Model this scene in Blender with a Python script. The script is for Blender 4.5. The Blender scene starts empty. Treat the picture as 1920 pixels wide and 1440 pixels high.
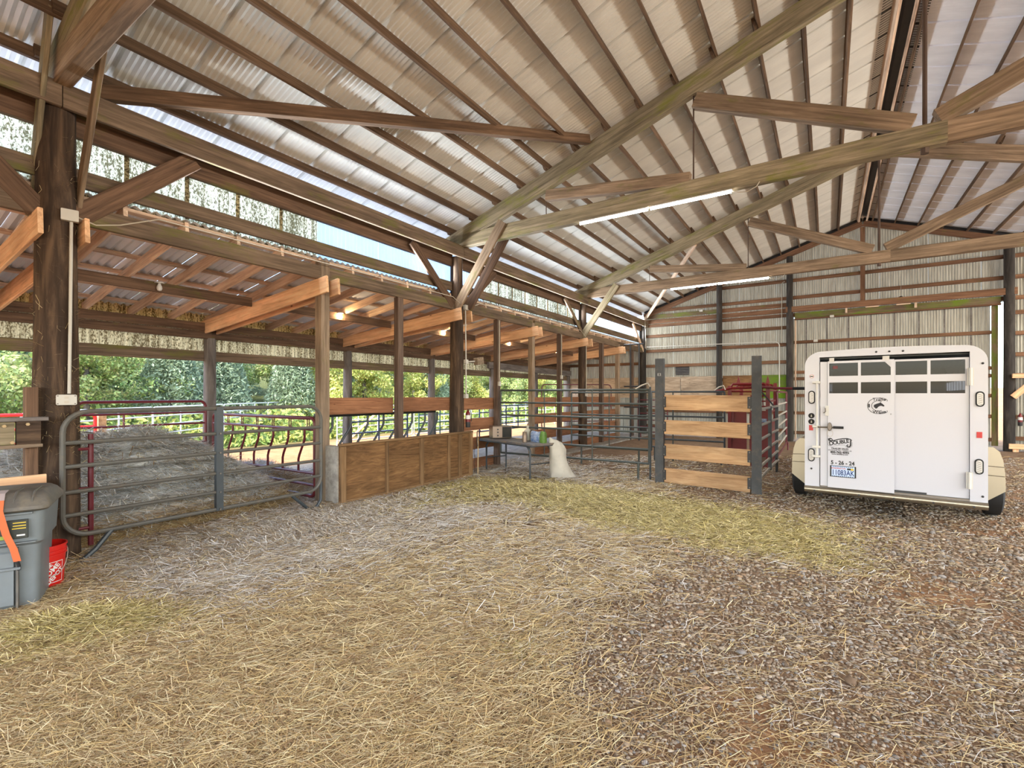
import bpy, math, random
import numpy as np
from mathutils import Matrix, Vector, Euler

rnd = random.Random(7)
rng = np.random.default_rng(7)
S = bpy.context.scene
COL = S.collection
PI = math.pi

# ------------------------------------------------------------------ camera, sky, sun, exposure
cam_d = bpy.data.cameras.new('camera')
cam_d.sensor_width = 36.0
cam_d.lens = 900.0 / 1920.0 * 36.0
cam_d.shift_y = 20.0 / 1920.0
cam_d.clip_end = 500
cam = bpy.data.objects.new('camera', cam_d)
cam.location = (0, 0, 1.65)
cam.rotation_euler = (PI / 2, 0, math.atan2(590, 900))
COL.objects.link(cam)
S.camera = cam

W = bpy.data.worlds.new('sky')
S.world = W
W.use_nodes = True
wn = W.node_tree.nodes
bg = wn['Background']
sky = wn.new('ShaderNodeTexSky')
sky.sky_type = 'NISHITA'
sky.sun_disc = False
sky.sun_elevation = math.radians(48)
sky.sun_rotation = math.radians(170)
sky.air_density = 1.0
sky.dust_density = 2.0
W.node_tree.links.new(sky.outputs[0], bg.inputs[0])
bg.inputs[1].default_value = 0.40

sun_d = bpy.data.lights.new('sun', 'SUN')
sun_d.energy = 2.7
sun_d.angle = math.radians(0.6)
sun_d.color = (1.0, 0.93, 0.82)
sun = bpy.data.objects.new('sun', sun_d)
sun.rotation_euler = Vector((0.12, -0.65, 0.75)).to_track_quat('Z', 'Y').to_euler()
COL.objects.link(sun)

# area lights added to boost roof and floor, standing in for clerestory skylight
def added_daylight(name, x, z, h, face, energy, col, ya=-4.1, yb=19.5):
    d = bpy.data.lights.new(name, 'AREA')
    d.shape = 'RECTANGLE'; d.size = yb - ya; d.size_y = h; d.energy = energy; d.color = col
    o = bpy.data.objects.new(name, d)
    # local x along the barn, local -z into the barn
    M = Matrix(((0, 0, -face), (1, 0, 0), (0, -face, 0))).to_4x4()
    M.translation = (x, (ya + yb) / 2, z)
    o.matrix_world = M
    COL.objects.link(o)
added_daylight('added_daylight_right', 8.44, 4.10, 0.66, -1, 580.0, (1.0, 0.94, 0.82))
added_daylight('added_daylight_left', -6.36, 4.12, 0.30, 1, 225.0, (0.86, 0.93, 1.0), ya=2.6)
S.view_settings.view_transform = 'Standard'
S.view_settings.look = 'None'
S.view_settings.gamma = 1.0
S.view_settings.use_curve_mapping = False
S.view_settings.exposure = 1.68
TUBE_EMIT = 22.0
BULB_EMIT = 70.0
S.cycles.use_denoising = True
S.cycles.use_adaptive_sampling = True
S.cycles.max_bounces = 10
S.cycles.diffuse_bounces = 6
S.cycles.transparent_max_bounces = 12
S.cycles.sample_clamp_indirect = 6.0
S.cycles.caustics_reflective = False
S.cycles.caustics_refractive = False

# ------------------------------------------------------------------ helpers
def srgb(r, g, b):
    f = lambda c: (c / 255 / 12.92) if c / 255 <= 0.04045 else ((c / 255 + 0.055) / 1.055) ** 2.4
    return (f(r), f(g), f(b), 1.0)

WORLDM = {}
def place(o, M, parent=None):
    COL.objects.link(o)
    if parent is not None:
        o.parent = parent
        o.matrix_parent_inverse = WORLDM[parent.name].inverted()
    o.matrix_basis = M
    WORLDM[o.name] = M.copy()
    return o

def tag(o, label=None, cat=None, group=None, kind=None):
    if label: o['label'] = label
    if cat: o['category'] = cat
    if group: o['group'] = group
    if kind: o['kind'] = kind
    return o

def empty(name, loc=(0, 0, 0), label=None, cat=None, group=None, kind=None, M=None):
    o = bpy.data.objects.new(name, None)
    o.empty_display_size = 0.1
    place(o, M if M is not None else Matrix.Translation(loc))
    return tag(o, label, cat, group, kind)

I4 = Matrix.Identity(4)

class MB:
    def __init__(s):
        s.v = []; s.f = []
    def add(s, v, f):
        n = len(s.v)
        s.v += [tuple(p) for p in v]
        s.f += [tuple(i + n for i in q) for q in f]
        return s
    def box(s, a, b, c=0.0, M=None):
        (x0, y0, z0), (x1, y1, z1) = a, b
        x0, x1 = min(x0, x1), max(x0, x1); y0, y1 = min(y0, y1), max(y0, y1); z0, z1 = min(z0, z1), max(z0, z1)
        if c <= 0:
            v = [(x0, y0, z0), (x1, y0, z0), (x1, y1, z0), (x0, y1, z0), (x0, y0, z1), (x1, y0, z1), (x1, y1, z1), (x0, y1, z1)]
            f = [(0, 3, 2, 1), (4, 5, 6, 7), (0, 1, 5, 4), (1, 2, 6, 5), (2, 3, 7, 6), (3, 0, 4, 7)]
        else:
            v = []; f = []
            for x, k in ((x0, 0), (x1, 1)):
                v += [(x, y0 + c, z0), (x, y1 - c, z0), (x, y1, z0 + c), (x, y1, z1 - c), (x, y1 - c, z1), (x, y0 + c, z1), (x, y0, z1 - c), (x, y0, z0 + c)]
            f = [(i, (i + 1) % 8, (i + 1) % 8 + 8, i + 8) for i in range(8)]
            f = [q[::-1] for q in f]
            f += [tuple(range(8)), tuple(range(15, 7, -1))]
        if M is not None:
            v = [M @ Vector(p) for p in v]
        return s.add(v, f)
    def tube(s, pts, r, n=8, closed=False, cap=True):
        pts = [Vector(p) for p in pts]
        rs = r if isinstance(r, (list, tuple)) else [r] * len(pts)
        m = len(pts)
        rings = []
        prev = None
        for i, p in enumerate(pts):
            if closed:
                t = (pts[(i + 1) % m] - pts[i - 1])
            else:
                t = pts[min(i + 1, m - 1)] - pts[max(i - 1, 0)]
            t.normalize()
            if prev is None:
                up = Vector((0, 0, 1)) if abs(t.z) < 0.9 else Vector((1, 0, 0))
                x = t.cross(up).normalized()
            else:
                x = (prev - t * prev.dot(t)).normalized()
            prev = x
            y = t.cross(x)
            rings.append([p + (x * math.cos(2 * PI * k / n) + y * math.sin(2 * PI * k / n)) * rs[i] for k in range(n)])
        v = [q for ring in rings for q in ring]
        f = []
        for i in range(m if closed else m - 1):
            j = (i + 1) % m
            for k in range(n):
                f.append((i * n + k, i * n + (k + 1) % n, j * n + (k + 1) % n, j * n + k))
        if cap and not closed:
            f.append(tuple(range(n))[::-1]); f.append(tuple((m - 1) * n + k for k in range(n)))
        return s.add(v, f)
    def lathe(s, prof, c=(0, 0, 0), n=20, capb=True, capt=True, wob=0):
        v = []; f = []
        for (r, z) in prof:
            for k in range(n):
                a = 2 * PI * k / n
                rr = r * (1 + wob * math.sin(3 * a + z * 2) + wob * 0.6 * math.sin(5 * a - z))
                v.append((c[0] + rr * math.cos(a), c[1] + rr * math.sin(a), c[2] + z))
        for i in range(len(prof) - 1):
            for k in range(n):
                f.append((i * n + k, i * n + (k + 1) % n, (i + 1) * n + (k + 1) % n, (i + 1) * n + k))
        if capb: f.append(tuple(range(n))[::-1])
        if capt: f.append(tuple((len(prof) - 1) * n + k for k in range(n)))
        return s.add(v, f)
    def prism(s, poly, z0, z1, M=None):
        n = len(poly)
        v = [(x, y, z0) for x, y in poly] + [(x, y, z1) for x, y in poly]
        f = [tuple(range(n))[::-1], tuple(range(n, 2 * n))] + [(i, (i + 1) % n, (i + 1) % n + n, i + n) for i in range(n)]
        if M is not None: v = [M @ Vector(p) for p in v]
        return s.add(v, f)
    def mesh(s, name, mat, smooth=False):
        me = bpy.data.meshes.new(name)
        me.from_pydata(s.v, [], s.f)
        if mat: me.materials.append(mat)
        if smooth:
            me.polygons.foreach_set('use_smooth', [True] * len(me.polygons))
            try: me.set_sharp_from_angle(angle=math.radians(40))
            except Exception: pass
        me.update()
        return me
    def build(s, name, mat, parent=None, M=I4, smooth=False):
        return place(bpy.data.objects.new(name, s.mesh(name, mat, smooth)), M, parent)

def inst(name, me, M, parent=None):
    return place(bpy.data.objects.new(name, me), M, parent)

BEAMS = {}
def frame(a, b, up=(0, 0, 1)):
    a, b = Vector(a), Vector(b)
    x = (b - a).normalized(); up = Vector(up)
    if abs(x.dot(up)) > 0.999: up = Vector((1, 0, 0))
    y = up.cross(x).normalized(); z = x.cross(y)
    M = Matrix((x, y, z)).transposed().to_4x4()
    M.translation = (a + b) / 2
    return M, (b - a).length
def beam(name, a, b, w, h, mat, parent=None, up=(0, 0, 1), c=0.006):
    """timber a->b, w across, h along up; grain runs along local x"""
    M, L = frame(a, b, up)
    key = (round(L, 3), round(w, 3), round(h, 3), mat.name, c)
    if key not in BEAMS:
        BEAMS[key] = MB().box((-L / 2, -w / 2, -h / 2), (L / 2, w / 2, h / 2), c).mesh(name, mat)
    return inst(name, BEAMS[key], M, parent)

def arc(c, r, a0, a1, u, w, n=6):
    c = Vector(c); u = Vector(u); w = Vector(w)
    return [c + u * r * math.cos(a0 + (a1 - a0) * i / n) + w * r * math.sin(a0 + (a1 - a0) * i / n) for i in range(n + 1)]

def text(body, size, mat, parent, M, bold=0.0, ext=0.001, name='lettering', align='CENTER', sx=1.0, raw=False):
    cu = bpy.data.curves.new('lettering', 'FONT')
    cu.body = body; cu.size = size; cu.align_x = align; cu.align_y = 'CENTER'
    cu.offset = bold; cu.extrude = ext; cu.resolution_u = 3
    ob = bpy.data.objects.new('lettering_src', cu)
    COL.objects.link(ob)
    bpy.context.view_layer.update()
    dg = bpy.context.evaluated_depsgraph_get()
    me = bpy.data.meshes.new_from_object(ob.evaluated_get(dg))
    bpy.data.objects.remove(ob)
    me.materials.clear(); me.materials.append(mat)
    if raw: return me
    return inst(name, me, M @ Matrix.Diagonal((sx, 1, 1, 1)), parent)

# ------------------------------------------------------------------ materials
def newmat(name):
    m = bpy.data.materials.new(name); m.use_nodes = True
    nt = m.node_tree
    return m, nt, nt.nodes['Principled BSDF'], nt.nodes['Material Output']
def N(nt, t, **kw):
    n = nt.nodes.new(t)
    for k, v in kw.items(): setattr(n, k, v)
    return n
def ramp(nt, stops, interp='LINEAR'):
    r = N(nt, 'ShaderNodeValToRGB'); e = r.color_ramp.elements
    r.color_ramp.interpolation = interp
    while len(e) < len(stops): e.new(0.5)
    for i, (p, c) in enumerate(stops):
        e[i].position = p; e[i].color = c if len(c) == 4 else (*c, 1)
    return r
def mixc(nt, fac, a, b, blend='MIX'):
    m = N(nt, 'ShaderNodeMix', data_type='RGBA', blend_type=blend)
    L = nt.links
    for i, x in ((0, fac), (6, a), (7, b)):
        if isinstance(x, (int, float)): m.inputs[i].default_value = x
        elif isinstance(x, tuple): m.inputs[i].default_value = x
        else: L.new(x, m.inputs[i])
    return m.outputs[2]
def coords(nt, scale=(1, 1, 1), kind='Object', rand=True):
    tc = N(nt, 'ShaderNodeTexCoord'); mp = N(nt, 'ShaderNodeMapping')
    nt.links.new(tc.outputs[kind], mp.inputs['Vector'])
    mp.inputs['Scale'].default_value = scale
    if rand:
        oi = N(nt, 'ShaderNodeObjectInfo')
        mu = N(nt, 'ShaderNodeMath', operation='MULTIPLY'); mu.inputs[1].default_value = 37.0
        nt.links.new(oi.outputs['Random'], mu.inputs[0])
        cb = N(nt, 'ShaderNodeCombineXYZ')
        for i in range(3): nt.links.new(mu.outputs[0], cb.inputs[i])
        nt.links.new(cb.outputs[0], mp.inputs['Location'])
    return mp.outputs[0]
def noise(nt, vec, scale=5, detail=4, rough=0.6, dist=0.0):
    n = N(nt, 'ShaderNodeTexNoise')
    n.inputs['Scale'].default_value = scale; n.inputs['Detail'].default_value = detail
    n.inputs['Roughness'].default_value = rough; n.inputs['Distortion'].default_value = dist
    if vec is not None: nt.links.new(vec, n.inputs['Vector'])
    return n.outputs['Fac']
def bump(nt, p, h, strength=0.3, dist=0.01):
    b = N(nt, 'ShaderNodeBump'); b.inputs['Strength'].default_value = strength; b.inputs['Distance'].default_value = dist
    nt.links.new(h, b.inputs['Height']); nt.links.new(b.outputs[0], p.inputs['Normal'])

def wood(name, dark, mid, light, moss=0.0, rough=0.85, vary=0.25, knots=0.0, swirl=0.0, grain=26, mosscol=srgb(100, 100, 44), lift=1.5, gray=0.36):
    def soft(c, k=lift, d=gray):
        g = 0.35 * c[0] + 0.45 * c[1] + 0.2 * c[2]
        return tuple(min(0.9, (q * (1 - d) + g * d) * k) for q in c[:3]) + (1,)
    dark, mid, light = soft(dark), soft(mid), soft(light)
    m, nt, p, out = newmat(name)
    L = nt.links
    v = coords(nt, (1.2, grain, grain))
    n1 = noise(nt, v, 1.0, 5, 0.65, 0.6 + swirl)
    r = ramp(nt, [(0.25, dark), (0.5, mid), (0.75, light)])
    L.new(n1, r.inputs[0])
    v2 = coords(nt, (0.7, 2.5, 2.5))
    n2 = noise(nt, v2, 1.3, 4, 0.6)
    r2 = ramp(nt, [(0.3, (0.55, 0.55, 0.55)), (0.7, (1.2, 1.2, 1.2))])
    L.new(n2, r2.inputs[0])
    c = mixc(nt, 0.8, r.outputs[0], r2.outputs[0], 'MULTIPLY')
    oi = N(nt, 'ShaderNodeObjectInfo')
    rv = ramp(nt, [(0.0, (1 - vary,) * 3), (1.0, (1 + vary, 1 + vary * 0.95, 1 + vary * 0.9))])
    L.new(oi.outputs['Random'], rv.inputs[0])
    c = mixc(nt, 1.0, c, rv.outputs[0], 'MULTIPLY')
    if knots > 0:
        vo = N(nt, 'ShaderNodeTexVoronoi'); vo.inputs['Scale'].default_value = 1.0
        L.new(coords(nt, (2.0, 4.5, 4.5)), vo.inputs['Vector'])
        rk = ramp(nt, [(0.04, (1, 1, 1)), (0.075, (0, 0, 0))]); L.new(vo.outputs['Distance'], rk.inputs[0])
        c = mixc(nt, rk.outputs[0], c, (dark[0] * 0.45, dark[1] * 0.4, dark[2] * 0.4, 1))
    if moss > 0:
        vm = coords(nt, (0.9, 3, 3))
        nm = noise(nt, vm, 1.6, 6, 0.7)
        rm = ramp(nt, [(0.62 - moss * 0.35, (0, 0, 0)), (0.80 - moss * 0.25, (1, 1, 1))]); L.new(nm, rm.inputs[0])
        c = mixc(nt, rm.outputs[0], c, mosscol)
    L.new(c, p.inputs['Base Color'])
    p.inputs['Roughness'].default_value = rough
    p.inputs['Specular IOR Level'].default_value = 0.25
    bump(nt, p, n1, 0.35, 0.004)
    return m

def plain(name, col, rough=0.5, metal=0.0, var=0.0, vscale=6, spec=0.5, dirt=None, dirt_amt=0.5, coat=0.0):
    m, nt, p, out = newmat(name)
    L = nt.links
    p.inputs['Roughness'].default_value = rough; p.inputs['Metallic'].default_value = metal
    p.inputs['Specular IOR Level'].default_value = spec
    p.inputs['Coat Weight'].default_value = coat
    if var or dirt:
        n1 = noise(nt, coords(nt, (1, 1, 1)), vscale, 5, 0.65)
        r = ramp(nt, [(0.3, tuple(c * (1 - var) for c in col[:3])), (0.7, tuple(min(1, c * (1 + var)) for c in col[:3]))])
        L.new(n1, r.inputs[0]); c = r.outputs[0]
        if dirt:
            n2 = noise(nt, coords(nt, (1, 1, 1)), vscale * 1.7, 6, 0.7)
            rd = ramp(nt, [(0.65 - dirt_amt * 0.3, (0, 0, 0)), (0.8, (dirt_amt,) * 3)]); L.new(n2, rd.inputs[0])
            c = mixc(nt, rd.outputs[0], c, dirt)
        L.new(c, p.inputs['Base Color'])
    else:
        p.inputs['Base Color'].default_value = col
    return m

def emit(name, col, st):
    m, nt, p, out = newmat(name)
    p.inputs['Base Color'].default_value = (0.9, 0.9, 0.9, 1)
    p.inputs['Emission Color'].default_value = col; p.inputs['Emission Strength'].default_value = st
    return m

def attr_mat(name, rough=0.8, transl=0.0, spec=0.3, tint=(1, 1, 1, 1)):
    m, nt, p, out = newmat(name)
    L = nt.links
    a = N(nt, 'ShaderNodeAttribute'); a.attribute_name = 'col'
    L.new(a.outputs['Color'], p.inputs['Base Color'])
    p.inputs['Roughness'].default_value = rough; p.inputs['Specular IOR Level'].default_value = spec
    if transl > 0:
        t = N(nt, 'ShaderNodeBsdfTranslucent'); L.new(a.outputs['Color'], t.inputs[0])
        mx = N(nt, 'ShaderNodeMixShader'); mx.inputs[0].default_value = transl
        L.new(p.outputs[0], mx.inputs[1]); L.new(t.outputs[0], mx.inputs[2]); L.new(mx.outputs[0], out.inputs[0])
    return m

def sheet_mat(name, col, rough=0.5, spots=0.0, streak=0.0, transl=0.0, metal=0.0, spotcol=srgb(60, 58, 38), clear=0.0, along=1):
    """corrugated sheet; local y runs along the ribs"""
    m, nt, p, out = newmat(name)
    L = nt.links
    n0 = noise(nt, coords(nt, (1, 0.35, 1)), 3.5, 4, 0.6)
    r0 = ramp(nt, [(0.3, tuple(c * 0.88 for c in col[:3])), (0.7, tuple(min(1, c * 1.06) for c in col[:3]))]); L.new(n0, r0.inputs[0])
    c = r0.outputs[0]
    if streak > 0:
        n1 = noise(nt, coords(nt, (22, 0.9, 1)), 1.0, 5, 0.7)
        r1 = ramp(nt, [(0.5 - streak * 0.12, (0, 0, 0)), (0.72, (streak,) * 3)]); L.new(n1, r1.inputs[0])
        c = mixc(nt, r1.outputs[0], c, spotcol)
    if spots > 0:
        n2 = noise(nt, coords(nt, (1.6, 0.8, 1)), 34, 3, 0.75)
        n3 = noise(nt, coords(nt, (14, 0.8, 1)), 1.0, 3, 0.6)
        ad = N(nt, 'ShaderNodeMath', operation='MULTIPLY_ADD'); ad.inputs[1].default_value = 0.5
        L.new(n3, ad.inputs[0]); L.new(n2, ad.inputs[2])
        r2 = ramp(nt, [(0.88 - spots * 0.2, (0, 0, 0)), (0.97 - spots * 0.2, (0.92,) * 3)]); L.new(ad.outputs[0], r2.inputs[0])
        c = mixc(nt, r2.outputs[0], c, spotcol)
    L.new(c, p.inputs['Base Color'])
    p.inputs['Roughness'].default_value = rough; p.inputs['Metallic'].default_value = metal
    p.inputs['Specular IOR Level'].default_value = 0.4
    sh = p.outputs[0]
    if transl > 0:
        t = N(nt, 'ShaderNodeBsdfTranslucent'); L.new(c, t.inputs[0])
        mx = N(nt, 'ShaderNodeMixShader'); mx.inputs[0].default_value = transl
        L.new(sh, mx.inputs[1]); L.new(t.outputs[0], mx.inputs[2]); sh = mx.outputs[0]
    if clear > 0:
        t = N(nt, 'ShaderNodeBsdfTransparent'); t.inputs[0].default_value = (0.93, 0.96, 1, 1)
        mx = N(nt, 'ShaderNodeMixShader'); mx.inputs[0].default_value = clear
        L.new(sh, mx.inputs[1]); L.new(t.outputs[0], mx.inputs[2]); sh = mx.outputs[0]
    L.new(sh, out.inputs[0])
    return m

MT = dict(
    truss=wood('aged_truss_timber', srgb(84, 66, 47), srgb(126, 102, 75), srgb(158, 132, 101), lift=1.3, gray=0.2, moss=0.12, vary=0.12),
    truss_moss=wood('mossy_truss_timber', srgb(74, 62, 40), srgb(120, 104, 66), srgb(150, 128, 92), moss=0.28, vary=0.1, mosscol=srgb(120, 122, 50)),
    purlin=wood('dark_purlin_timber', srgb(64, 47, 33), srgb(102, 78, 56), srgb(130, 102, 76), vary=0.22, lift=1.15, gray=0.15),
    brown=wood('brown_beam_timber', srgb(58, 41, 29), srgb(92, 67, 47), srgb(118, 88, 63), moss=0.08, lift=1.25, gray=0.2, vary=0.15),
    plate=wood('mossy_plate_timber', srgb(60, 46, 30), srgb(96, 74, 50), srgb(120, 94, 66), moss=0.30, vary=0.15),
    girt=wood('red_brown_girt_timber', srgb(80, 54, 36), srgb(120, 84, 58), srgb(146, 108, 78), moss=0.05, vary=0.15, lift=1.0, gray=0.12),
    girt_moss=wood('mossy_girt_timber', srgb(76, 54, 34), srgb(110, 82, 52), srgb(130, 100, 70), moss=0.6, mosscol=srgb(96, 116, 30)),
    fir=wood('orange_fir_timber', srgb(176, 124, 76), srgb(218, 162, 106), srgb(238, 188, 132), lift=1.3, gray=0.24, vary=0.12, knots=0.6),
    rafter=wood('weathered_rafter_timber', srgb(146, 112, 82), srgb(198, 158, 120), srgb(222, 186, 148), vary=0.15),
    sqpost=wood('square_post_timber', srgb(82, 64, 44), srgb(122, 98, 70), srgb(152, 124, 92), moss=0.1, vary=0.15),
    sqdark=wood('dark_square_post_timber', srgb(58, 42, 30), srgb(88, 66, 50), srgb(112, 86, 66), vary=0.1),
    plank=wood('stained_rail_plank', srgb(110, 66, 34), srgb(154, 98, 56), srgb(178, 120, 72), lift=0.95, gray=0.2, vary=0.12, knots=0.4, swirl=1.0),
    newplank=wood('pale_gate_plank', srgb(164, 116, 68), srgb(206, 158, 102), srgb(224, 182, 128), lift=0.9, gray=0.2, vary=0.06, knots=0.7, swirl=0.8, grain=14),
    ply=wood('weathered_plywood', srgb(84, 58, 32), srgb(128, 92, 54), srgb(156, 118, 74), lift=0.95, gray=0.08, vary=0.1, swirl=2.6, grain=9),
    ply_batten=wood('plywood_batten', srgb(88, 64, 40), srgb(134, 102, 66), srgb(158, 124, 84), lift=1.0, gray=0.1, vary=0.12),
    ply_band=wood('stained_plywood_band', srgb(120, 96, 70), srgb(168, 140, 106), srgb(190, 164, 130), vary=0.12, swirl=1.5, grain=7, knots=0.5),
    ply_moss=wood('mossy_plywood_band', srgb(66, 60, 34), srgb(96, 88, 48), srgb(110, 104, 56), moss=1.0, mosscol=srgb(96, 128, 28)),
    log=wood('dark_log_post', srgb(30, 23, 17), srgb(62, 46, 33), srgb(104, 80, 56), lift=1.35, gray=0.2, vary=0.12, grain=11),
    logblack=wood('creosoted_log_post', srgb(28, 25, 22), srgb(48, 42, 37), srgb(74, 66, 58), vary=0.1, grain=9),
    loggrey=wood('grey_log_post', srgb(60, 52, 48), srgb(96, 86, 80), srgb(126, 116, 110), vary=0.12, grain=9),
    darkpost=plain('dark_painted_post', srgb(58, 60, 62), 0.6, var=0.25, vscale=5, dirt=srgb(120, 104, 84), dirt_amt=0.45),
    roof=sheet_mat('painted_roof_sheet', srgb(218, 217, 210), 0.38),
    roof2=sheet_mat('galvanised_lean_to_sheet', srgb(228, 231, 236), 0.4, streak=0.10, spotcol=srgb(120, 116, 110)),
    wallsheet=sheet_mat('grimy_white_wall_sheet', srgb(178, 172, 154), 0.6, streak=0.75, spotcol=srgb(104, 96, 78), transl=0.15),
    mossy=sheet_mat('mould_speckled_fibreglass', srgb(228, 220, 190), 0.5, spots=0.85, streak=0.45, transl=0.85, spotcol=srgb(84, 76, 44)),
    milky=sheet_mat('milky_fibreglass', srgb(244, 242, 230), 0.5, streak=0.3, transl=0.85, spotcol=srgb(120, 120, 100)),
    outer=sheet_mat('yellowed_fibreglass', srgb(226, 214, 172), 0.5, spots=0.75, streak=0.85, transl=0.6, spotcol=srgb(84, 68, 36)),
    clear=sheet_mat('clear_fibreglass', srgb(176, 194, 216), 0.3, transl=0.7, clear=0.08),
    gate=plain('grey_painted_tube', srgb(88, 86, 80), 0.5, var=0.12, vscale=8, dirt=srgb(120, 100, 76), dirt_amt=0.5),
    gategreen=plain('grey_green_tube', srgb(62, 68, 65), 0.45, var=0.12, vscale=8, dirt=srgb(110, 104, 90), dirt_amt=0.3),
    pale=plain('pale_galvanised_tube', srgb(186, 178, 164), 0.5, metal=0.1, var=0.1, vscale=9),
    maroon=plain('maroon_painted_tube', srgb(98, 30, 38), 0.4, var=0.15, vscale=6),
    red=plain('red_painted_steel', srgb(108, 14, 20), 0.4, var=0.12, vscale=5),
    brightred=plain('bright_red_tube', srgb(206, 26, 26), 0.4),
    slate=plain('slate_grey_tube', srgb(58, 64, 68), 0.45, var=0.15),
    blue=plain('dark_blue_tube', srgb(44, 62, 96), 0.45),
    teal=plain('dark_teal_tube', srgb(34, 70, 74), 0.45),
    galv=plain('galvanised_tube', srgb(188, 194, 198), 0.4, metal=0.3),
    black=plain('black_steel', srgb(40, 40, 42), 0.5, var=0.2),
    steel=plain('bare_steel', srgb(120, 112, 104), 0.45, metal=0.7),
    rust=plain('rusty_rod', srgb(84, 66, 54), 0.7, metal=0.3),
    conduit=plain('grey_conduit', srgb(190, 186, 176), 0.5),
    cable=plain('pale_cable', srgb(176, 166, 148), 0.6),
    conc=plain('pale_concrete', srgb(170, 164, 154), 0.9, var=0.22, vscale=5, dirt=srgb(80, 74, 66), dirt_amt=0.8),
    white=plain('white_trailer_paint', srgb(194, 195, 204), 0.32, coat=0.2),
    offwhite=plain('white_painted_hardware', srgb(204, 202, 196), 0.4),
    alu=plain('brushed_aluminium', srgb(158, 150, 134), 0.36, metal=0.9),
    rubber=plain('black_rubber', srgb(26, 26, 28), 0.7),
    decal=plain('black_decal', srgb(30, 30, 36), 0.6),
    navy=plain('navy_plate_ink', srgb(38, 58, 116), 0.6),
    plateblue=plain('pale_blue_plate', srgb(186, 206, 232), 0.4),
    platered=plain('red_plate_ink', srgb(176, 60, 50), 0.6),
    lens=plain('clear_lamp_lens', srgb(206, 204, 200), 0.2),
    reflector=plain('red_reflector', srgb(186, 8, 22), 0.25),
    lining=plain('grey_trailer_lining', srgb(74, 82, 86), 0.6),
    bin=plain('grey_bin_plastic', srgb(112, 118, 120), 0.5, var=0.08),
    lid=plain('dusty_bin_lid', srgb(92, 88, 82), 0.55, var=0.2, vscale=4, dirt=srgb(150, 136, 112), dirt_amt=0.6),
    strap=plain('orange_strap', srgb(206, 106, 62), 0.7),
    strap_fade=plain('faded_strap_end', srgb(176, 160, 158), 0.7),
    sticker=plain('black_sticker', srgb(48, 50, 44), 0.4),
    stick_y=plain('yellow_print', srgb(206, 176, 52), 0.5),
    stick_g=plain('green_print', srgb(140, 156, 60), 0.5),
    stick_w=plain('white_print', srgb(226, 224, 220), 0.5),
    bucket=plain('red_bucket_plastic', srgb(206, 32, 24), 0.35),
    sack=plain('white_woven_sack', srgb(186, 180, 168), 0.85, var=0.08, vscale=9),
    jug=plain('translucent_jug', srgb(172, 168, 152), 0.5, var=0.1),
    bagblue=plain('blue_printed_bag', srgb(58, 92, 140), 0.5, var=0.5, vscale=9, dirt=srgb(206, 210, 214), dirt_amt=0.95),
    baggreen=plain('green_printed_bag', srgb(92, 132, 48), 0.5, var=0.35, vscale=9, dirt=srgb(60, 70, 40), dirt_amt=0.8),
    tabletop=plain('dirty_table_top', srgb(90, 92, 98), 0.6, var=0.2, dirt=srgb(150, 124, 88), dirt_amt=0.8),
    oven=plain('brown_steel_oven', srgb(138, 122, 108), 0.35, metal=0.5),
    glassdark=plain('dark_oven_glass', srgb(46, 48, 46), 0.15),
    rope=plain('tan_rope', srgb(186, 160, 120), 0.9),
    burlap=plain('burlap_cloth', srgb(190, 166, 126), 0.9, var=0.15),
    tube_on=emit('lit_led_tube', (1.0, 0.97, 0.92, 1), TUBE_EMIT),
    bulb_on=emit('lit_bulb', (1.0, 0.72, 0.4, 1), BULB_EMIT),
    chalk=plain('chalk', srgb(190, 190, 186), 0.9),
)
def glass_mat():
    m, nt, p, out = newmat('tinted_window')
    t = N(nt, 'ShaderNodeBsdfTransparent'); t.inputs[0].default_value = (0.50, 0.56, 0.64, 1)
    g = N(nt, 'ShaderNodeBsdfGlossy'); g.inputs['Roughness'].default_value = 0.03
    mx = N(nt, 'ShaderNodeMixShader')
    mx.inputs[0].default_value = 0.012; nt.links.new(t.outputs[0], mx.inputs[1]); nt.links.new(g.outputs[0], mx.inputs[2])
    nt.links.new(mx.outputs[0], out.inputs[0])
    return m
MT['glass'] = glass_mat()
M_STRAW = attr_mat('straw', 0.7, 0.15, 0.35)
M_STONE = attr_mat('stone', 0.85)
M_LEAF = attr_mat('leaf', 0.55, 0.35, 0.3)
M_GROUND = attr_mat('ground_mix', 0.95)

# ------------------------------------------------------------------ barn constants
XL, XR, XM = -6.4, 8.4, 1.0
YB = 19.8                       # end wall
BAYS = [-4.6, 1.5, 7.65, 13.75, 19.8]
SL = 1 / 3
def zchord(x): return 7.43 - SL * abs(x - XM)      # top of the trusses, underside of the purlins
NL = Vector((-SL, 0, 1)).normalized(); NR = Vector((SL, 0, 1)).normalized()

def corrugated(w, L, ncorr, amp, mat, name, groove=0.0, k=4):
    """local x across, y along the ribs, z out; groove = recessed lap at the right edge"""
    n = ncorr * k
    xs = [w * i / n for i in range(n + 1)]
    zs = [amp * math.cos(2 * PI * i / k) for i in range(n + 1)]
    if groove:
        g = 0.024
        xs = [x * (w - 2 * g) / w for x in xs] + [w - 1.7 * g, w - 0.6 * g, w + 0.004]
        zs = zs + [groove, groove, amp]
    m = MB()
    v = [(x, y, z) for y in (0, L) for x, z in zip(xs, zs)]
    q = len(xs)
    m.add(v, [(i, i + 1, q + i + 1, q + i) for i in range(q - 1)])
    return m.mesh(name, mat, True)

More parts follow.
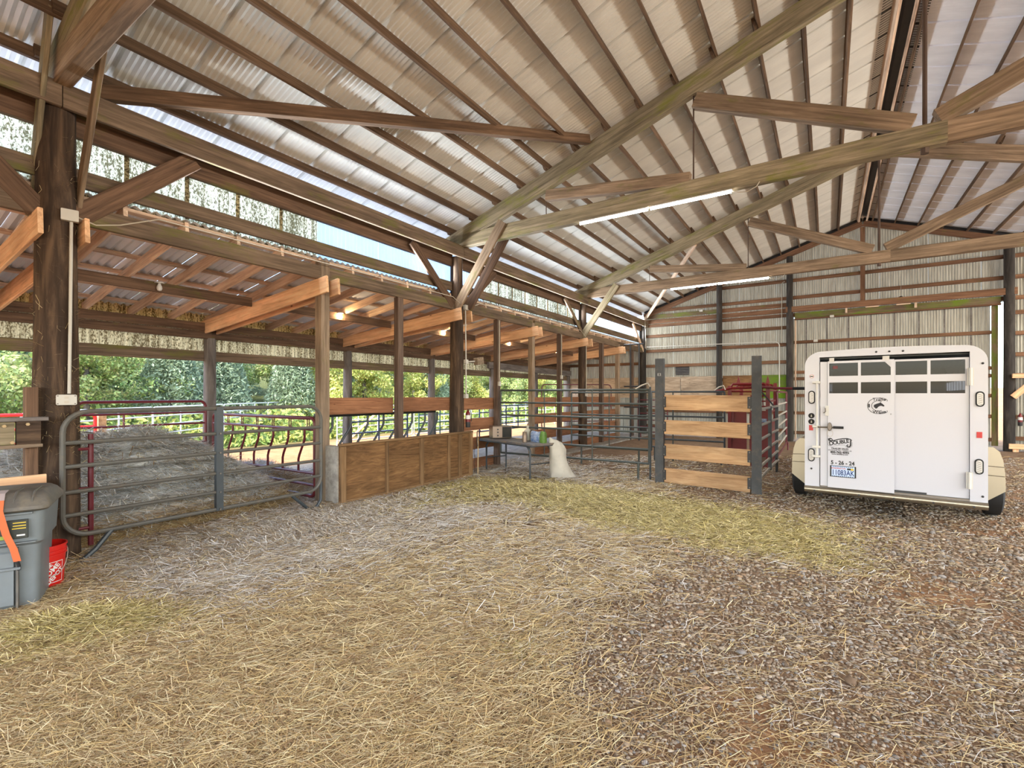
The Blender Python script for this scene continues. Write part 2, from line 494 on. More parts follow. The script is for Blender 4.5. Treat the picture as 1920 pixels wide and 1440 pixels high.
# ================================================================== STRUCTURE
# ---- ground height and what lies on it
def bumps(x, y):
    return (np.sin(x * 1.7 + 0.6 * y) * np.sin(y * 1.3 - 0.4 * x) * 0.5 + np.sin(x * 4.1 + 1.3) * np.sin(y * 3.7 + 0.5 * x) * 0.3
            + np.sin(x * 9.3 - 2.2 * y) * np.sin(y * 8.1 + 1.1 * x) * 0.2)
def gauss(x, y, cx, cy, sx, sy, a=0.0):
    c, s = math.cos(a), math.sin(a)
    u = (x - cx) * c + (y - cy) * s; v = -(x - cx) * s + (y - cy) * c
    return np.exp(-(u / sx) ** 2 - (v / sy) ** 2)
def hgt(x, y):
    h = 0.018 * bumps(x, y)
    h = h + 0.10 * gauss(x, y, -4.25, 1.12, 0.55, 0.30, 0.9)          # raked ridge of straw by the bin
    h = h + 0.07 * gauss(x, y, -4.1, 6.9, 1.2, 0.5, 0.3) + 0.05 * gauss(x, y, -2.6, 6.6, 1.3, 0.7) + 0.05 * gauss(x, y, -5.3, 5.6, 0.4, 1.6)
    h = h + 0.06 * gauss(x, y, -6.1, 3.1, 0.3, 1.4)
    return h
def sm(a, b, t):
    t = np.clip((t - a) / (b - a), 0, 1); return t * t * (3 - 2 * t)
def zones(x, y):
    """weights: golden straw, green hay, gravel"""
    n = bumps(x * 1.3 + 3, y * 1.3) * 0.9
    d = (x + 1.35) + 0.10 * (y - 2.0) + 0.55 * n
    gravel = sm(-0.45, 0.55, d)
    hay = np.clip(1.1 * gauss(x, y, -3.6, 6.9, 2.3, 1.15, -0.12) + 0.95 * gauss(x, y, -1.3, 6.6, 1.5, 1.25, 0.1) + 0.8 * gauss(x, y, -5.2, 5.8, 0.7, 1.8) + 0.7 * gauss(x, y, -0.3, 6.0, 1.1, 0.45, -0.5)
                  + 0.25 * n, 0, 1)
    hay = hay * sm(0.25, 0.6, hay)
    gravel = gravel * (1 - hay)
    dark = sm(7.6, 9.2, y + 0.25 * x) * (1 - hay)
    gravel = np.maximum(gravel, dark * 0.8 * sm(-6.5, -5.5, x))
    straw = np.clip(1 - gravel - hay, 0, 1)
    bare = sm(0.15, 0.75, bumps(x * 0.9 - 2, y * 0.9 + 1)) * sm(-3.3, -2.0, x) * sm(0.0, 0.6, gravel + straw)
    return straw, hay, gravel, bare

def set_col(me, cols):
    a = me.color_attributes.new('col', 'FLOAT_COLOR', 'POINT')
    c = np.ones((len(me.vertices), 4), np.float32); c[:, :3] = cols
    a.data.foreach_set('color', c.ravel())

def np_mesh(name, v, faces, mat, cols=None, smooth=False):
    """faces: (n,k) array of one polygon size"""
    me = bpy.data.meshes.new(name)
    n, k = faces.shape
    me.vertices.add(len(v)); me.vertices.foreach_set('co', np.asarray(v, np.float32).ravel())
    me.loops.add(n * k); me.loops.foreach_set('vertex_index', faces.astype(np.int32).ravel())
    me.polygons.add(n); me.polygons.foreach_set('loop_start', np.arange(0, n * k, k, dtype=np.int32))
    try: me.polygons.foreach_set('loop_total', np.full(n, k, np.int32))
    except Exception: pass
    if smooth: me.polygons.foreach_set('use_smooth', np.ones(n, bool))
    me.update(calc_edges=True)
    me.materials.append(mat)
    if cols is not None: set_col(me, cols)
    return me

def lin(r, g, b): return np.array(srgb(r, g, b)[:3])

def grid_mesh(name, xs, ys, hf, mat, colf=None, smooth=True):
    X, Y = np.meshgrid(xs, ys)
    Z = hf(X, Y)
    v = np.stack([X.ravel(), Y.ravel(), Z.ravel()], 1)
    nx, ny = len(xs), len(ys)
    i = (np.arange(ny - 1)[:, None] * nx + np.arange(nx - 1)[None, :]).ravel()
    f = np.stack([i, i + 1, i + nx + 1, i + nx], 1)
    return np_mesh(name, v, f, mat, colf(X.ravel(), Y.ravel()) if colf else None, smooth)

def floor_mat():
    m, nt, p, out = newmat('dirt_straw_floor')
    L = nt.links
    a = N(nt, 'ShaderNodeAttribute'); a.attribute_name = 'col'
    v = coords(nt, (1, 1, 1), rand=False)
    n1 = noise(nt, v, 45, 6, 0.75, 0.4)
    r1 = ramp(nt, [(0.28, (0.45, 0.43, 0.42)), (0.55, (1.0, 1.0, 1.0)), (0.78, (1.6, 1.55, 1.45))]); L.new(n1, r1.inputs[0])
    n2 = noise(nt, v, 4, 5, 0.65)
    r2 = ramp(nt, [(0.3, (0.75, 0.72, 0.7)), (0.7, (1.2, 1.2, 1.2))]); L.new(n2, r2.inputs[0])
    c = mixc(nt, 1.0, a.outputs['Color'], r1.outputs[0], 'MULTIPLY')
    c = mixc(nt, 1.0, c, r2.outputs[0], 'MULTIPLY')
    L.new(c, p.inputs['Base Color']); p.inputs['Roughness'].default_value = 0.95; p.inputs['Specular IOR Level'].default_value = 0.1
    bump(nt, p, n1, 0.8, 0.02)
    return m
def floor_col(x, y):
    s, h, g, b = zones(x, y)
    c = s[:, None] * lin(134, 106, 80) + h[:, None] * lin(136, 116, 78) + g[:, None] * lin(140, 116, 94)
    t = (s + h + g)[:, None]; c = c / np.maximum(t, 1e-3)
    c = c * (1 - 0.7 * b[:, None]) + lin(164, 122, 88) * 0.7 * b[:, None]
    inside = sm(-6.7, -6.2, x)[:, None]
    c = c * inside + lin(176, 164, 146) * (1 - inside)
    return c
floor = place(bpy.data.objects.new('floor', grid_mesh('floor', np.arange(-10.4, 8.9, 0.1), np.arange(-7.5, 20.05, 0.1), hgt, floor_mat(), floor_col)), I4)
tag(floor, 'dirt barn floor strewn with straw and gravel', kind='structure')

def out_h(x, y):
    rise = np.maximum(0, -x - 16.5) * 0.16 + np.maximum(0, y - 26) * 0.05
    return -0.07 + rise + 0.08 * bumps(x * 0.4, y * 0.4)
def out_col(x, y):
    t = sm(14.6, 16.5, -x + 0.5 * bumps(x, y))[:, None]
    base = lin(166, 128, 92) * (1 - t) + lin(84, 90, 50) * t
    return base * (1 + 0.12 * bumps(x * 2.1, y * 2.1))[:, None]
ground = place(bpy.data.objects.new('ground_outside', grid_mesh('ground_outside', np.arange(-60, 40.1, 0.7), np.arange(-35, 75.1, 0.9), out_h, floor_mat(), out_col)), I4)
tag(ground, 'sunlit tan paddock and green hillside outside the barn', kind='structure')

def lit_slope_roof(): return sheet_mat('lit_slope_roof_sheet', srgb(244, 245, 248), 0.4)  # whiter than the left slope: its stronger light is put into the colour
# ---- main roof
ceil = empty('ceiling', (XM, 7.65, 7.6), 'corrugated sheet metal gable roof over dark purlins', kind='structure')
RL = 8.30
roof_right = corrugated(0.6096, RL, 9, 0.009, lit_slope_roof(), 'roof_sheet', groove=0.05)
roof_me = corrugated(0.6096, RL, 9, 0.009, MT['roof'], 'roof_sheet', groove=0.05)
y0 = 3.80 - 0.6096 * 15
for i in range(51):
    y = y0 + 0.6096 * i
    if y > YB + 0.2: break
    for s in (-1, 1):
        n = NL if s < 0 else NR
        d = Vector((s, 0, -SL)).normalized()                # down the slope
        org = Vector((XM + s * 0.10, y, zchord(XM + s * 0.10))) + n * 0.150
        # local x = +Y, local y = down slope
        x = Vector((0, 1, 0)); z = x.cross(d)
        M = Matrix((x, d, z)).transposed().to_4x4(); M.translation = org
        if z.z < 0:
            M = M @ Matrix.Diagonal((1, 1, -1, 1))
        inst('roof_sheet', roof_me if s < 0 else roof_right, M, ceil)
PX_L = [0.32 - 0.5655 * k for k in range(13)]
PX_R = [1.23 + 0.573 * k for k in range(13)]
for j in range(len(BAYS) - 1):
    ya, yb = BAYS[j], BAYS[j + 1]
    for k, px in enumerate(PX_L + PX_R):
        n = NL if px < XM else NR
        off = 0.021 if j % 2 else -0.021
        yy1 = yb + 0.14 if j < len(BAYS) - 2 else YB - 0.06
        a = Vector((px + off, ya - 0.14, zchord(px + off))) + n * 0.07
        b = Vector((px + off, yy1, zchord(px + off))) + n * 0.07
        beam('purlin', a, b, 0.04, 0.14, MT['purlin'], ceil, up=n)
    for s in (-1, 1):
        n = NL if s < 0 else NR
        a = Vector((XM + s * 0.11, ya, 7.43 - 0.02)) + n * 0.06
        b = Vector((XM + s * 0.11, yb - 0.06, 7.43 - 0.02)) + n * 0.06
        beam('ridge_board', a, b, 0.045, 0.19, MT['rafter'], ceil, up=n)
m = MB()
m.add([(XM - 0.3, -5.2, 7.49), (XM, -5.2, 7.60), (XM + 0.3, -5.2, 7.49), (XM - 0.3, 20.1, 7.49), (XM, 20.1, 7.60), (XM + 0.3, 20.1, 7.49)], [(0, 1, 4, 3), (1, 2, 5, 4)])
m.build('ridge_cap', MT['black'], ceil)

# ---- roof trusses
def truss(y, label, full=True, moss=False, tube=False):
    t = empty('roof_truss', (XM, y, 4.65), label, 'roof truss', 'timber roof trusses')
    th = 0.14
    mc = MT['truss']
    for s in (-1, 1):
        a = Vector((XM + s * 7.62, y, zchord(XM + s * 7.62) - 0.155)); b = Vector((XM + s * 0.02, y, 7.43 - 0.155 - 0.007))
        n = NL if s < 0 else NR
        beam('top_chord', a, b, th, 0.31, mc if s > 0 else MT['truss_moss'], t, up=n, c=0.012)
    beam('bottom_chord', (XM - 7.5, y, 4.775), (XM + 0.2, y, 4.785), th, 0.27, MT['truss_moss'] if moss else mc, t, c=0.012)
    beam('bottom_chord', (XM + 0.2, y, 4.785), (XM + 7.5, y, 4.775), th, 0.27, mc, t, c=0.012)
    for s in (-1, 1):
        beam('web', (XM + s * 5.25, y, zchord(XM + 5.25) - 0.42), (XM + s * 2.75, y, 4.95), th * 0.98, 0.19, mc, t, c=0.01)
        beam('web', (XM + s * 2.67, y, zchord(XM + 2.67) - 0.42), (XM + s * 0.12, y, 4.97), th * 0.98, 0.22, mc, t, c=0.01)
        MB().tube([(XM + s * 2.70, y, 4.66), (XM + s * 2.70, y, zchord(XM + 2.7) - 0.25)], 0.012, 6).build('tie_rod', MT['rust'], t)
        MB().tube([(XM + s * 5.27, y, 4.66), (XM + s * 5.27, y, zchord(XM + 5.27) - 0.25)], 0.008, 6).build('tie_rod', MT['rust'], t)
    MB().tube([(XM, y, 4.62), (XM, y, 7.2)], 0.024, 8).build('king_rod', MT['rust'], t)
    MB().tube([(XM, y, 4.585), (XM, y, 4.65)], 0.045, 6).build('nut', MT['rust'], t)
    return t
truss(1.5, 'timber roof truss on the thick cobwebbed log post beside the grey bin')
truss(7.65, 'nearest full timber roof truss, carrying the longer lit tube light', moss=True)
truss(13.75, 'farther timber roof truss, the one nearest the end wall')

# knee braces (across) and plate braces (along)
def thing_beam(name, label, cat, a, b, w, h, mat, group=None, up=(0, 0, 1), c=0.006):
    o = beam(name, a, b, w, h, mat, None, up, c)
    return tag(o, label, cat, group)
KG = 'diagonal timber braces on the log posts'
UPY = (0, 1, 0)
thing_beam('knee_brace', 'pale mossy plank brace, nearer of the pair rising from the cobwebbed log post', 'brace', (-6.62, 1.36, 3.42), (-5.98, 1.36, 5.22), 0.13, 0.042, MT['truss_moss'], KG, UPY)
thing_beam('knee_brace', 'brown plank brace, farther of the pair rising from the cobwebbed log post', 'brace', (-6.45, 1.66, 3.40), (-5.52, 1.66, 5.20), 0.13, 0.042, MT['truss'], KG, UPY)
thing_beam('knee_brace', 'grey plank brace in front of the middle log post, nearer of its pair', 'brace', (-6.30, 7.54, 3.40), (-5.16, 7.54, 4.95), 0.20, 0.045, MT['truss'], KG, UPY)
thing_beam('knee_brace', 'brown plank brace behind the middle log post pair, meeting the long truss', 'brace', (-6.18, 7.79, 3.42), (-5.15, 7.79, 4.90), 0.20, 0.045, MT['brown'], KG, UPY)
thing_beam('knee_brace', 'green mossy brace from the far log post up to the farther truss', 'brace', (-6.36, 13.64, 3.42), (-5.22, 13.64, 4.92), 0.20, 0.06, MT['truss_moss'], KG, UPY)
UPX = (1, 0, 0)
thing_beam('plate_brace', 'brown diagonal board from cobwebbed log post up to the eave plate, right side', 'brace', (-6.33, 1.62, 3.42), (-6.33, 2.72, 4.45), 0.20, 0.045, MT['brown'], KG, UPX)
thing_beam('plate_brace', 'brown diagonal board left of the cobwebbed log post', 'brace', (-6.33, 1.36, 3.42), (-6.33, 0.40, 4.45), 0.20, 0.045, MT['brown'], KG, UPX)
thing_beam('plate_brace', 'dark red-brown diagonal board left of the middle log post, crossing the clear panels', 'brace', (-6.33, 7.46, 3.46), (-6.33, 6.32, 4.45), 0.17, 0.045, MT['brown'], KG, UPX)
thing_beam('plate_brace', 'short brown diagonal board just right of the middle log post', 'brace', (-6.33, 7.80, 3.46), (-6.33, 8.95, 4.45), 0.17, 0.045, MT['brown'], KG, UPX)
thing_beam('plate_brace', 'mossy diagonal board left of the far log post', 'brace', (-6.33, 13.56, 3.60), (-6.33, 12.42, 4.45), 0.13, 0.045, MT['plate'], KG, UPX)
thing_beam('plate_brace', 'thin pale diagonal board by the corner post under the eave', 'brace', (-6.33, 19.55, 3.45), (-6.33, 18.25, 4.45), 0.13, 0.045, MT['rafter'], KG, UPX)
thing_beam('wind_brace', 'long dark pole brace from the eave plate to the nearest truss', 'brace', (-6.3, 1.78, 4.76), (-3.40, 7.57, 6.00), 0.10, 0.15, MT['purlin'], 'long diagonal roof braces')
thing_beam('wind_brace', 'long pale brace from the farther truss down to the wall corner', 'brace', (-3.02, 13.83, 5.80), (-6.28, 19.55, 4.72), 0.06, 0.12, MT['rafter'], 'long diagonal roof braces')

# ---- left eave wall: plates, clerestory sheets, ledger
wl = empty('wall_left', (XL, 7.65, 3.4), 'left eave wall of timber beams and translucent clerestory panels', kind='structure')
for j in range(len(BAYS) - 1):
    ya, yb = BAYS[j], BAYS[j + 1]
    yb2 = yb if j < 3 else YB - 0.05
    beam('eave_plate', (-6.205, ya + 0.004, 4.555), (-6.205, yb2 - 0.004, 4.555), 0.05, 0.24, MT['plate'], wl)
    beam('inner_plate', (-6.44, ya + 0.1, 4.42), (-6.44, yb2 - 0.1, 4.42), 0.07, 0.28, MT['brown'], wl)
    beam('clerestory_sill', (-6.42, ya + 0.1, 3.865), (-6.42, yb2 - 0.1, 3.865), 0.05, 0.18, MT['plate'], wl)
    ym = {-4.6: -1.55, 1.5: 4.5, 7.65: 10.65, 13.75: 16.75}[ya]
    beam('ledger', (-6.34, ya + 0.13, 3.475), (-6.34, ym - 0.07, 3.475), 0.055, 0.20, MT['plate'], wl)
    beam('ledger', (-6.34, ym + 0.07, 3.475), (-6.34, yb2 - 0.13, 3.475), 0.055, 0.20, MT['plate'], wl)
me_mossy = corrugated(0.6, 1.0, 8, 0.010, MT['mossy'], 'clerestory_panel')
me_clear = corrugated(0.6, 1.0, 8, 0.010, MT['clear'], 'clerestory_panel')
me_milky = corrugated(0.6, 1.0, 8, 0.010, MT['milky'], 'clerestory_panel')
UPM = Matrix(((0, 0, -1, 0), (1, 0, 0, 0), (0, 1, 0, 0), (0, 0, 0, 1)))   # x->Y, y->Z, z->-X
for k in range(-21, 30):
    y = 2.107 + 0.6 * k
    me = me_mossy
    if 4.45 < y < 8.55: me = me_clear
    elif y > 13.2: me = me_milky
    inst('clerestory_panel', me, Matrix.Translation((-6.505 - 0.004 * (k % 2), y, 3.72)) @ UPM, wl)
    if me is not me_clear and y < 13:
        MB().box((-6.497, y - 0.02, 3.78), (-6.488, y + 0.025, 4.72)).build('panel_lap', MT['outer'], wl)

# ---- lean-to roof
SLO = 0.164
def zraft(x): return 3.575 + (x + 6.3) * SLO        # underside of the rafters
cl = empty('ceiling_lean_to', (-8.2, 7.65, 3.4), 'low lean-to roof of galvanised sheets on rafters along the left side', kind='structure')
NLE = Vector((-SLO, 0, 1)).normalized()
k0 = -20
for k in range(k0, 30):
    y = 2.06 + 0.5995 * k
    if y > YB - 0.1: break
    beam('rafter', Vector((-6.36, y, zraft(-6.36))) + NLE * 0.07, Vector((-10.18, y, zraft(-10.18))) + NLE * 0.07, 0.04, 0.14, MT['rafter'], cl, up=NLE)
for px in (-6.50, -7.12, -7.74, -8.36, -8.98, -9.60, -10.12):
    for ya, yb in zip(BAYS[:-1], BAYS[1:]):
        beam('batten', Vector((px, ya, zraft(px))) + NLE * 0.16, Vector((px, min(yb, YB - 0.05), zraft(px))) + NLE * 0.16, 0.088, 0.038, MT['rafter'], cl, up=NLE)
me_lean = corrugated(0.6096, 4.0, 6, 0.016, MT['roof2'], 'lean_to_sheet')
for i in range(51):
    y = y0 + 0.6096 * i
    if y > YB + 0.1: break
    d = Vector((-1, 0, -SLO)).normalized(); x = Vector((0, 1, 0)); z = x.cross(d)
    M = Matrix((x, d, z)).transposed().to_4x4(); M.translation = Vector((-6.42, y, zraft(-6.42))) + NLE * (0.193 + 0.003 * (i % 2))
    if z.z < 0: M = M @ Matrix.Diagonal((1, 1, -1, 1))
    inst('lean_to_sheet', me_lean, M, cl)
for ya, yb in zip(BAYS[:-1], BAYS[1:]):
    for q in (0, 1):
        a = ya + (yb - ya) / 2 * q; b = a + (yb - ya) / 2
        beam('mid_beam', (-8.1, a + 0.22, 3.205), (-8.1, min(b, YB) - 0.22, 3.205), 0.04, 0.145, MT['brown'], cl)
CROSS = [-4.6, -1.55, 1.5, 4.5, 7.65, 10.65, 13.75, 16.75]
for y in CROSS:
    for s in (-1, 1):
        dy = 0.17 if y in BAYS else 0.10
        beam('cross_beam', (-6.12, y + s * dy, 3.275), (-10.0, y + s * dy, 2.905), 0.04, 0.245, MT['fir'], cl)

# ---- outer wall of the lean-to
wo = empty('wall_outer', (-9.9, 7.65, 2.6), 'open outer side of the lean-to with a band of yellowed translucent panels', kind='structure')
OUT_Y = [-1.55, 1.5, 4.5, 7.65, 10.65, 13.75, 16.75, 19.75]
for ya, yb in zip([-10.7, -4.6] + OUT_Y[:-1], [-4.6] + OUT_Y):
    beam('header', (-9.79, ya, 2.925), (-9.79, yb, 2.925), 0.045, 0.15, MT['brown'], wo)
    beam('header', (-9.80, ya, 2.772), (-9.80, yb, 2.772), 0.045, 0.145, MT['brown'], wo)
    beam('bottom_board', (-9.87, ya, 2.38), (-9.87, yb, 2.38), 0.045, 0.19, MT['plate'], wo)
me_out = corrugated(0.6, 1.0, 8, 0.010, MT['outer'], 'side_panel')
for k in range(-21, 30):
    y = 2.107 + 0.6 * k
    inst('side_panel', me_out, Matrix.Translation((-9.945 - 0.004 * (k % 2), y, 2.33)) @ UPM, wo)
beam('grey_fascia', (-9.70, 13.3, 2.66), (-9.70, 19.6, 2.60), 0.10, 0.22, MT['loggrey'], wo)

# ---- end wall
wb = empty('wall_back', (XM, YB, 0), 'grimy white corrugated end wall on brown girts', kind='structure')
xs = -10.2
wall_cache = {}
def wall_panel(x0, x1, z0, zt0, zt1, y, mat, parent, name='wall_panel', n=None):
    n = n or max(2, int(round((x1 - x0) / 0.0677)))
    k = 4; q = n * k
    m = MB(); bot = []; top = []
    for i in range(q + 1):
        t = i / q; x = x0 + (x1 - x0) * t
        dy = 0.012 * math.cos(2 * PI * i / k)
        bot.append((x, y + dy, z0)); top.append((x, y + dy, zt0 + (zt1 - zt0) * t))
    m.add(bot + top, [(i, i + 1, q + 2 + i, q + 1 + i) for i in range(q)])
    me = m.mesh(name, mat, True)
    # re-express with local y along ribs for the streak texture
    M = Matrix(((1, 0, 0, 0), (0, 0, -1, 0), (0, 1, 0, 0), (0, 0, 0, 1)))
    me.transform(M.inverted())
    return inst(name, me, M, parent)
def rooftop(x):
    if x < -6.42: return zraft(x) + 0.19
    return zchord(x) + 0.13
DX0, DX1 = -0.98, 4.30          # door opening
px = -10.2
i = 0
while px < 8.4:
    nx = px + 0.61
    if px < -6.42 < nx: nx = -6.42
    z0 = 0.02
    if px >= DX0 - 0.3 and nx <= DX1 + 0.25: z0 = 4.40
    elif px < DX0 < nx and not (px >= DX0 - 0.3): nx = DX0
    elif px < DX1 < nx: px2 = DX1
    a, b = px, min(nx, 8.4)
    if a < XM < b:
        wall_panel(a, XM, z0, rooftop(a), rooftop(XM), YB + 0.075 + 0.004 * (i % 2), MT['wallsheet'], wb)
        wall_panel(XM, b, z0, rooftop(XM), rooftop(b), YB + 0.075 + 0.004 * (i % 2), MT['wallsheet'], wb)
    else:
        wall_panel(a, b, z0, rooftop(a + 1e-3), rooftop(b - 1e-3), YB + 0.075 + 0.004 * (i % 2), MT['wallsheet'], wb)
    px = nx; i += 1
GZ = [6.27, 5.72, 5.10, 4.49, 4.06, 3.45, 2.83, 2.22, 1.0, 0.37]
def girt(x0, x1, z, mat=None, h=0.12, y=YB, w=0.045, nm='girt'):
    beam(nm, (x0, y, z), (x1, y, z), w, h, mat or MT['girt'], wb)
for z in GZ:
    half = (7.30 - z) / SL if z > 4.9 else 99
    for a, b in ((XL + 0.1, -3.5), (-3.35, -1.17), (-1.03, 0.94), (1.06, 4.38), (4.54, 8.3)):
        if z < 4.4 and a > -1.1 and b < 4.4: continue
        a2, b2 = max(a, XM - half), min(b, XM + half)
        if b2 - a2 < 0.15: continue
        mt = MT['girt']
        if z == 4.06 and a < -3.4 and a > -6: mt = MT['girt_moss']
        girt(a2, b2, z, mt)
for z in (2.95, 2.30, 1.2):
    girt(-9.9, -6.55, z)
for a, b in ((XL + 0.1, -3.5), (-3.35, -1.17)):
    girt(a, b, 4.86, MT['girt_moss'] if a < -4 else MT['girt'], 0.15, YB - 0.01, 0.06)
    girt(a, b, 4.66, MT['girt'], 0.16, YB - 0.01, 0.05)
# door header (double beam with blocks)
beam('door_header', (-1.22, YB - 0.17, 4.665), (4.62, YB - 0.17, 4.665), 0.06, 0.20, MT['girt'], wb)
beam('door_header', (-0.95, YB - 0.03, 4.45), (4.30, YB - 0.03, 4.45), 0.05, 0.20, MT['girt_moss'], wb)
beam('door_header', (-0.95, YB - 0.05, 4.32), (4.30, YB - 0.05, 4.32), 0.09, 0.05, MT['girt'], wb)
for bx in (0.55, 2.35):
    beam('header_block', (bx, YB - 0.12, 4.40), (bx, YB - 0.12, 4.60), 0.06, 0.06, MT['rafter'], wb)
for bx, w_ in ((1.25, 0.35), (2.05, 0.35)):
    beam('header_block', (bx - w_ / 2, YB - 0.12, 4.545), (bx + w_ / 2, YB - 0.12, 4.545), 0.05, 0.03, MT['rafter'], wb)
# gable rafters and king stud
for s in (-1, 1):
    a = Vector((XM + s * 7.35, YB - 0.12, zchord(XM + 7.35) - 0.10)); b = Vector((XM + s * 0.02, YB - 0.12, 7.43 - 0.10))
    beam('gable_rafter', a, b, 0.045, 0.19, MT['girt'], wb, up=(NL if s < 0 else NR))
    a2 = a + Vector((0, 0.10, 0.16)); b2 = b + Vector((0, 0.10, 0.16))
    beam('gable_block', a2, b2, 0.04, 0.13, MT['black'], wb, up=(NL if s < 0 else NR))
beam('king_stud', (XM, YB - 0.06, 4.78), (XM, YB - 0.06, 7.22), 0.13, 0.05, MT['girt'], wb, up=UPY)
beam('cripple_stud', (-3.50, YB - 0.08, 4.75), (-3.50, YB - 0.08, 5.75), 0.05, 0.09, MT['girt'], wb, up=UPY)
# plywood band
for a, b, mt in ((-9.9, -8.7, 'ply_band'), (-8.68, -7.5, 'ply_band'), (-7.48, -6.55, 'ply_band'), (-6.28, -4.9, 'ply_band'), (-4.88, -3.55, 'ply_band'), (-3.32, -2.3, 'ply'), (-2.28, -1.2, 'ply_moss')):
    M, L = frame((a, YB - 0.045, 1.95), (b, YB - 0.045, 1.95))
    MB().box((-L / 2, -0.008, -0.43), (L / 2, 0.008, 0.42)).build('plywood_panel', MT[mt], wb, M)
# slatted panel built in place of a dirty area of the wall
lv = empty('wall_patch', (-4.83, YB - 0.03, 2.62), 'small dirty slatted vent on the end wall above the plywood band', 'patch')
MB().box((-5.1, YB + 0.03, 2.44), (-4.58, YB + 0.05, 2.78)).build('backing', MT['black'], lv)
for q in range(5):
    beam('slat', (-5.1, YB + 0.02, 2.48 + 0.066 * q), (-4.58, YB + 0.02, 2.48 + 0.066 * q), 0.03, 0.012, MT['loggrey'], lv, up=(0, -0.5, 0.8))

# sliding door
dr = empty('door_1', (1.6, YB + 0.12, 0), 'wide sliding barn door of grimy white corrugated sheet behind the trailer', kind='structure')
for k in range(9):
    a = -1.22 + 0.6136 * k; b = a + 0.6136
    wall_panel(a, min(b, 4.12), 0.10, 4.38, 4.38, YB + 0.16 + 0.004 * (k % 2), MT['wallsheet'], dr, 'door_panel')
    if k: MB().box((a - 0.012, YB + 0.142, 0.1), (a + 0.012, YB + 0.15, 4.38)).build('panel_lap', MT['loggrey'], dr)
for z in (3.52, 2.45, 2.22, 1.62, 1.0, 0.3):
    beam('door_girt', (-1.2, YB + 0.12, z), (4.16, YB + 0.12, z), 0.04, 0.11, MT['girt'], dr)
beam('door_stile', (4.20, YB + 0.11, 0.12), (4.20, YB + 0.11, 4.36), 0.14, 0.06, MT['girt_moss'], dr, up=UPY)
beam('door_stile', (-0.93, YB + 0.05, 0.05), (-0.93, YB + 0.05, 4.3), 0.05, 0.05, MT['rafter'], dr, up=UPY)

# right eave: plate, posts, clerestory gap (outside the frame, lets the daylight in)
wr = empty('wall_right', (8.4, 7.65, 3.4), 'open right eave of the barn carried on log posts', kind='structure')
for j in range(len(BAYS) - 1):
    beam('eave_plate', (8.2, BAYS[j], 4.585), (8.2, BAYS[j + 1], 4.585), 0.05, 0.245, MT['plate'], wr)
MB().add([(8.5, -4.8, 3.72), (12.2, -4.8, 3.12), (12.2, 20, 3.12), (8.5, 20, 3.72), (8.5, -4.8, 3.75), (12.2, -4.8, 3.15), (12.2, 20, 3.15), (8.5, 20, 3.75)],
         [(3, 2, 1, 0), (4, 5, 6, 7), (0, 1, 5, 4), (1, 2, 6, 5), (2, 3, 7, 6), (3, 0, 4, 7)]).build('lean_to_roof', MT['roof2'], wr)
for k, y in enumerate(BAYS[:-1] + [YB]):
    MB().lathe([(0.17, 0), (0.15, 2.2), (0.14, 4.5)], (8.4, y, 0), 14).build('post', MT['logblack'], wr, smooth=True)

# front gable behind the camera: sheeted above the wide drive-through opening
wf = empty('wall_front', (1, -4.8, 0), 'front gable wall behind the camera above the wide open drive-through', kind='structure')
MB().add([(-6.4, -4.8, 3.4), (8.4, -4.8, 3.4), (8.4, -4.8, 5.0), (1, -4.8, 7.5), (-6.4, -4.8, 5.0), (-6.4, -4.85, 3.4), (8.4, -4.85, 3.4), (8.4, -4.85, 5.0), (1, -4.85, 7.5), (-6.4, -4.85, 5.0)],
         [(0, 1, 2, 3, 4), (9, 8, 7, 6, 5), (0, 5, 6, 1), (1, 6, 7, 2), (2, 7, 8, 3), (3, 8, 9, 4), (4, 9, 5, 0)]).build('gable_sheet', MT['wallsheet'], wf)
# concrete
cs = MB().box((-6.42, 7.72, -0.05), (-5.98, 19.6, 0.045), 0.01).build('trim_1', MT['conc'])
tag(cs, 'pale concrete kerb along the lean-to edge', kind='structure')
cs = MB().box((-9.6, 7.8, -0.05), (-6.44, 19.6, 0.03), 0.01).build('floor_lean_to', MT['conc'])
tag(cs, 'pale dusty concrete pad under the lean-to', kind='structure')

# ================================================================== POSTS
def log_post(x, y, r0, r1, h, mat, label, lean=0.0, n=16, grp='round log posts'):
    prof = [(r0 * 1.03, 0), (r0, 0.3), (r0 * 0.97 + 0.004, h * 0.25), (r0 * 0.5 + r1 * 0.5, h * 0.5), (r0 * 0.25 + r1 * 0.75, h * 0.75), (r1, h)]
    # log grain along local x: build the lathe on z, then turn it
    m = MB().lathe(prof, (0, 0, 0), n, wob=0.02)
    M = Matrix.Rotation(-PI / 2, 4, 'Y')
    me = m.mesh('log_post', mat, True)
    me.transform(Matrix.Rotation(PI / 2, 4, 'Y'))
    o = inst('log_post', me, Matrix.Translation((x, y, 0)) @ M)
    return tag(o, label, 'post', grp)
log_post(-6.38, 1.5, 0.185, 0.145, 4.47, MT['log'], 'thick cobwebbed log post beside the grey bin, with a conduit down it', n=20)
log_post(-6.38, 7.65, 0.155, 0.125, 4.47, MT['log'], 'middle log post at the end of the plywood manger, with a fire extinguisher')
log_post(-6.38, 13.75, 0.14, 0.12, 4.47, MT['log'], 'brown log post behind the long tube gates, third along the eave')
log_post(-6.38, 19.62, 0.155, 0.13, 4.47, MT['logblack'], 'black log post in the left corner of the end wall')
log_post(-3.43, YB - 0.12, 0.105, 0.10, 5.85, MT['logblack'], 'black log post on the end wall between the corner and the door')
log_post(-1.10, YB - 0.12, 0.11, 0.10, 6.55, MT['logblack'], 'black log post at the left jamb of the sliding door')
log_post(4.46, YB - 0.12, 0.13, 0.12, 6.1, MT['logblack'], 'black log post right of the bright slit at the door edge')
